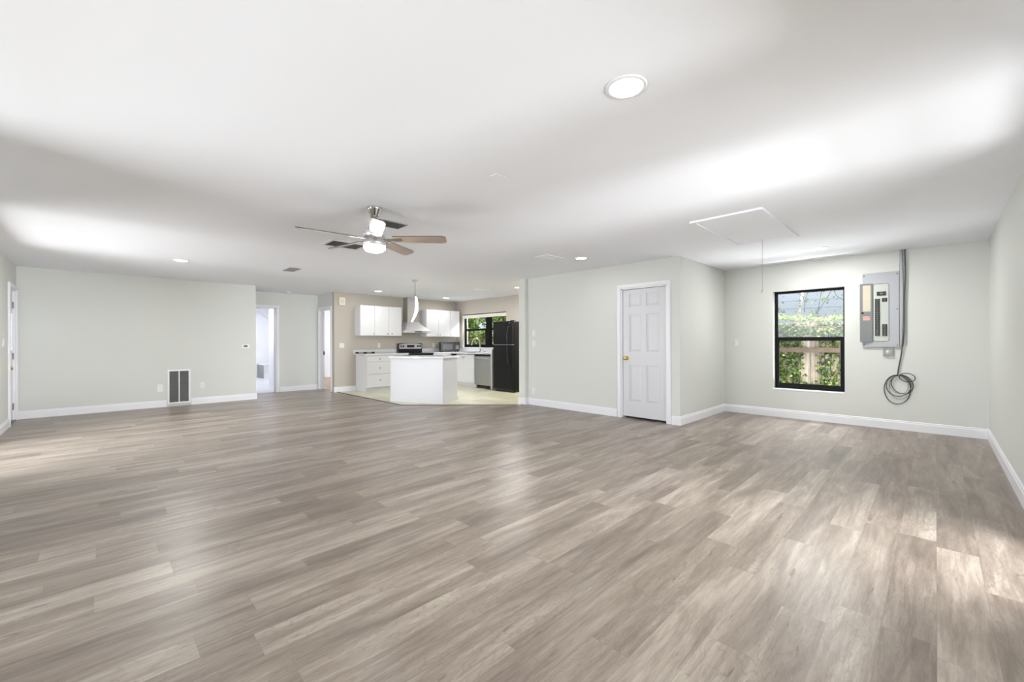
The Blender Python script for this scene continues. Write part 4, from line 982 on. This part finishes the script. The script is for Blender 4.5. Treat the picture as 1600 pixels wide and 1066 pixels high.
# mossy narrow hedge post at the left side of that view
mp = thing('hedge_column', 'narrow green leafy column at the left of the window view', 'shrub', (8.9, 2.28, -0.16))
MB().tube([(0, 0, 0), (0, 0, 1.55)], 0.035, 10).obj('stem', MT['bark'], mp)
mb = MB(); leaves(mb, 1300, lambda: ((random.gauss(0, .04), random.gauss(0, .035), random.uniform(0.05, 1.5)), (-1, 0, 0.2)), (0.03, 0.06)); mb.obj('foliage', MT['moss'], mp)
# neighbour wall and poles behind the fence
nb = thing('neighbour_house', 'pale blue grey house wall rising behind the ivy covered fence', 'house', (12.6, 1.8, -0.16))
mb = MB(); z = 0.0
mb.box((0.03, -2.6, 0), (0.3, 2.6, 4.2))
while z < 4.1: mb.box((0.0, -2.6, z), (0.03, 2.6, z + 0.19)); z += 0.2
mb.obj('siding', MT['siding'], nb)
MB().box((-0.05, -0.72, 0), (0.0, -0.50, 4.2), 0.01).obj('corner_board', MT['post'], nb)
MB().tube([(-0.6, 0.62, 1.2), (-0.6, 0.40, 2.9)], 0.03, 10).obj('leaning_pole', mat('cream_pole', (0.78, 0.74, 0.62), 0.6), nb)
MB().box((-0.4, -2.8, 4.2), (0.7, 2.8, 4.35)).obj('eave', MT['post'], nb)
# thin tree leaning in front of the blue wall
tw = thing('overhanging_tree', 'thin sparse tree with hanging twigs before the blue grey house wall', 'tree', (11.2, 3.5, -0.16))
mb = MB(); ml = MB()
mb.tube(smooth([(0, 0, 0), (0.05, -0.1, 1.6), (0, -0.3, 3.2), (0, -1.3, 3.9), (0, -2.6, 4.1)], 6), 0.05, 8)
for k in range(9):
    y0 = -2.5 + 1.9 * k / 8 + random.uniform(-.1, .1); p = [(0, y0, 4.0)]
    for j in range(1, 7): p.append((random.gauss(0, .05), y0 + j * random.uniform(-.06, .06), 4.0 - j * 0.33))
    mb.tube(smooth(p, 3), 0.006, 5)
    leaves(ml, 60, lambda: ((lambda q: ((q[0] + random.gauss(0, .06), q[1] + random.gauss(0, .10), q[2] + random.gauss(0, .08)), (-1, 0, 0.2)))(random.choice(p[1:]))), (0.03, 0.06))
mb.obj('trunk', MT['bark'], tw); ml.obj('foliage', MT['tree'], tw)

# trees and shrubs seen through the kitchen window
def tree(label, x, y, h, rad, n, name='leafy_tree', m='tree'):
    t_ = thing(name, label, 'tree', (x, y, -0.16), 0, 'trees outside the kitchen window')
    mb = MB(); tips = []
    mb.tube([(0, 0, 0), (0.03, 0.02, h * .25), (0, 0, h * .55)], 0.05, 8, rads=[.06, .05, .03])
    for k in range(9):
        a = random.uniform(0, 2 * PI); z0 = random.uniform(.25, .55) * h; e_ = (rad * .75 * math.cos(a), rad * .75 * math.sin(a), z0 + random.uniform(.15, .45) * h)
        mb.tube([(0, 0, z0), tuple(c * .5 + (0.05 if i == 2 else 0) for i, c in enumerate((e_[0], e_[1], (z0 + e_[2])))), e_], 0.02, 6, rads=[.025, .016, .008]); tips.append(e_)
    mb.obj('trunk', MT['bark'], t_)
    ml = MB()
    def cp_():
        c = random.choice(tips); return ((c[0] + random.gauss(0, rad * .3), c[1] + random.gauss(0, rad * .3), c[2] + random.gauss(0, h * .14)), (-1, -0.6, 0.5))
    leaves(ml, n, cp_, (0.06, 0.13)); ml.obj('foliage', MT[m], t_)
    return t_
tree('tall bright green tree at the left in the kitchen window', 11.3, 14.6, 3.5, 0.8, 4400)
tree('bright green tree in the middle of the kitchen window view', 11.3, 12.2, 3.4, 0.76, 4600)
tree('leafy tree at the right in the kitchen window above the fridge', 11.3, 9.9, 3.4, 0.72, 4200)
ks = thing('climbing_ivy', 'ivy trailing down the fence outside the kitchen window', 'ivy', (FX, 0, -0.16))
ml = MB()
def kp():
    y = random.uniform(8.8, 14.8); z = 1.75 - abs(random.gauss(0, .33)) * (1 + math.sin(y * 5)); return ((-0.06 - abs(random.gauss(0, .06)), y, max(z, 0.1)), (-1, -0.3, 0.4))
leaves(ml, 2600, kp, (0.05, 0.10)); ml.obj('foliage', MT['ivy'], ks)
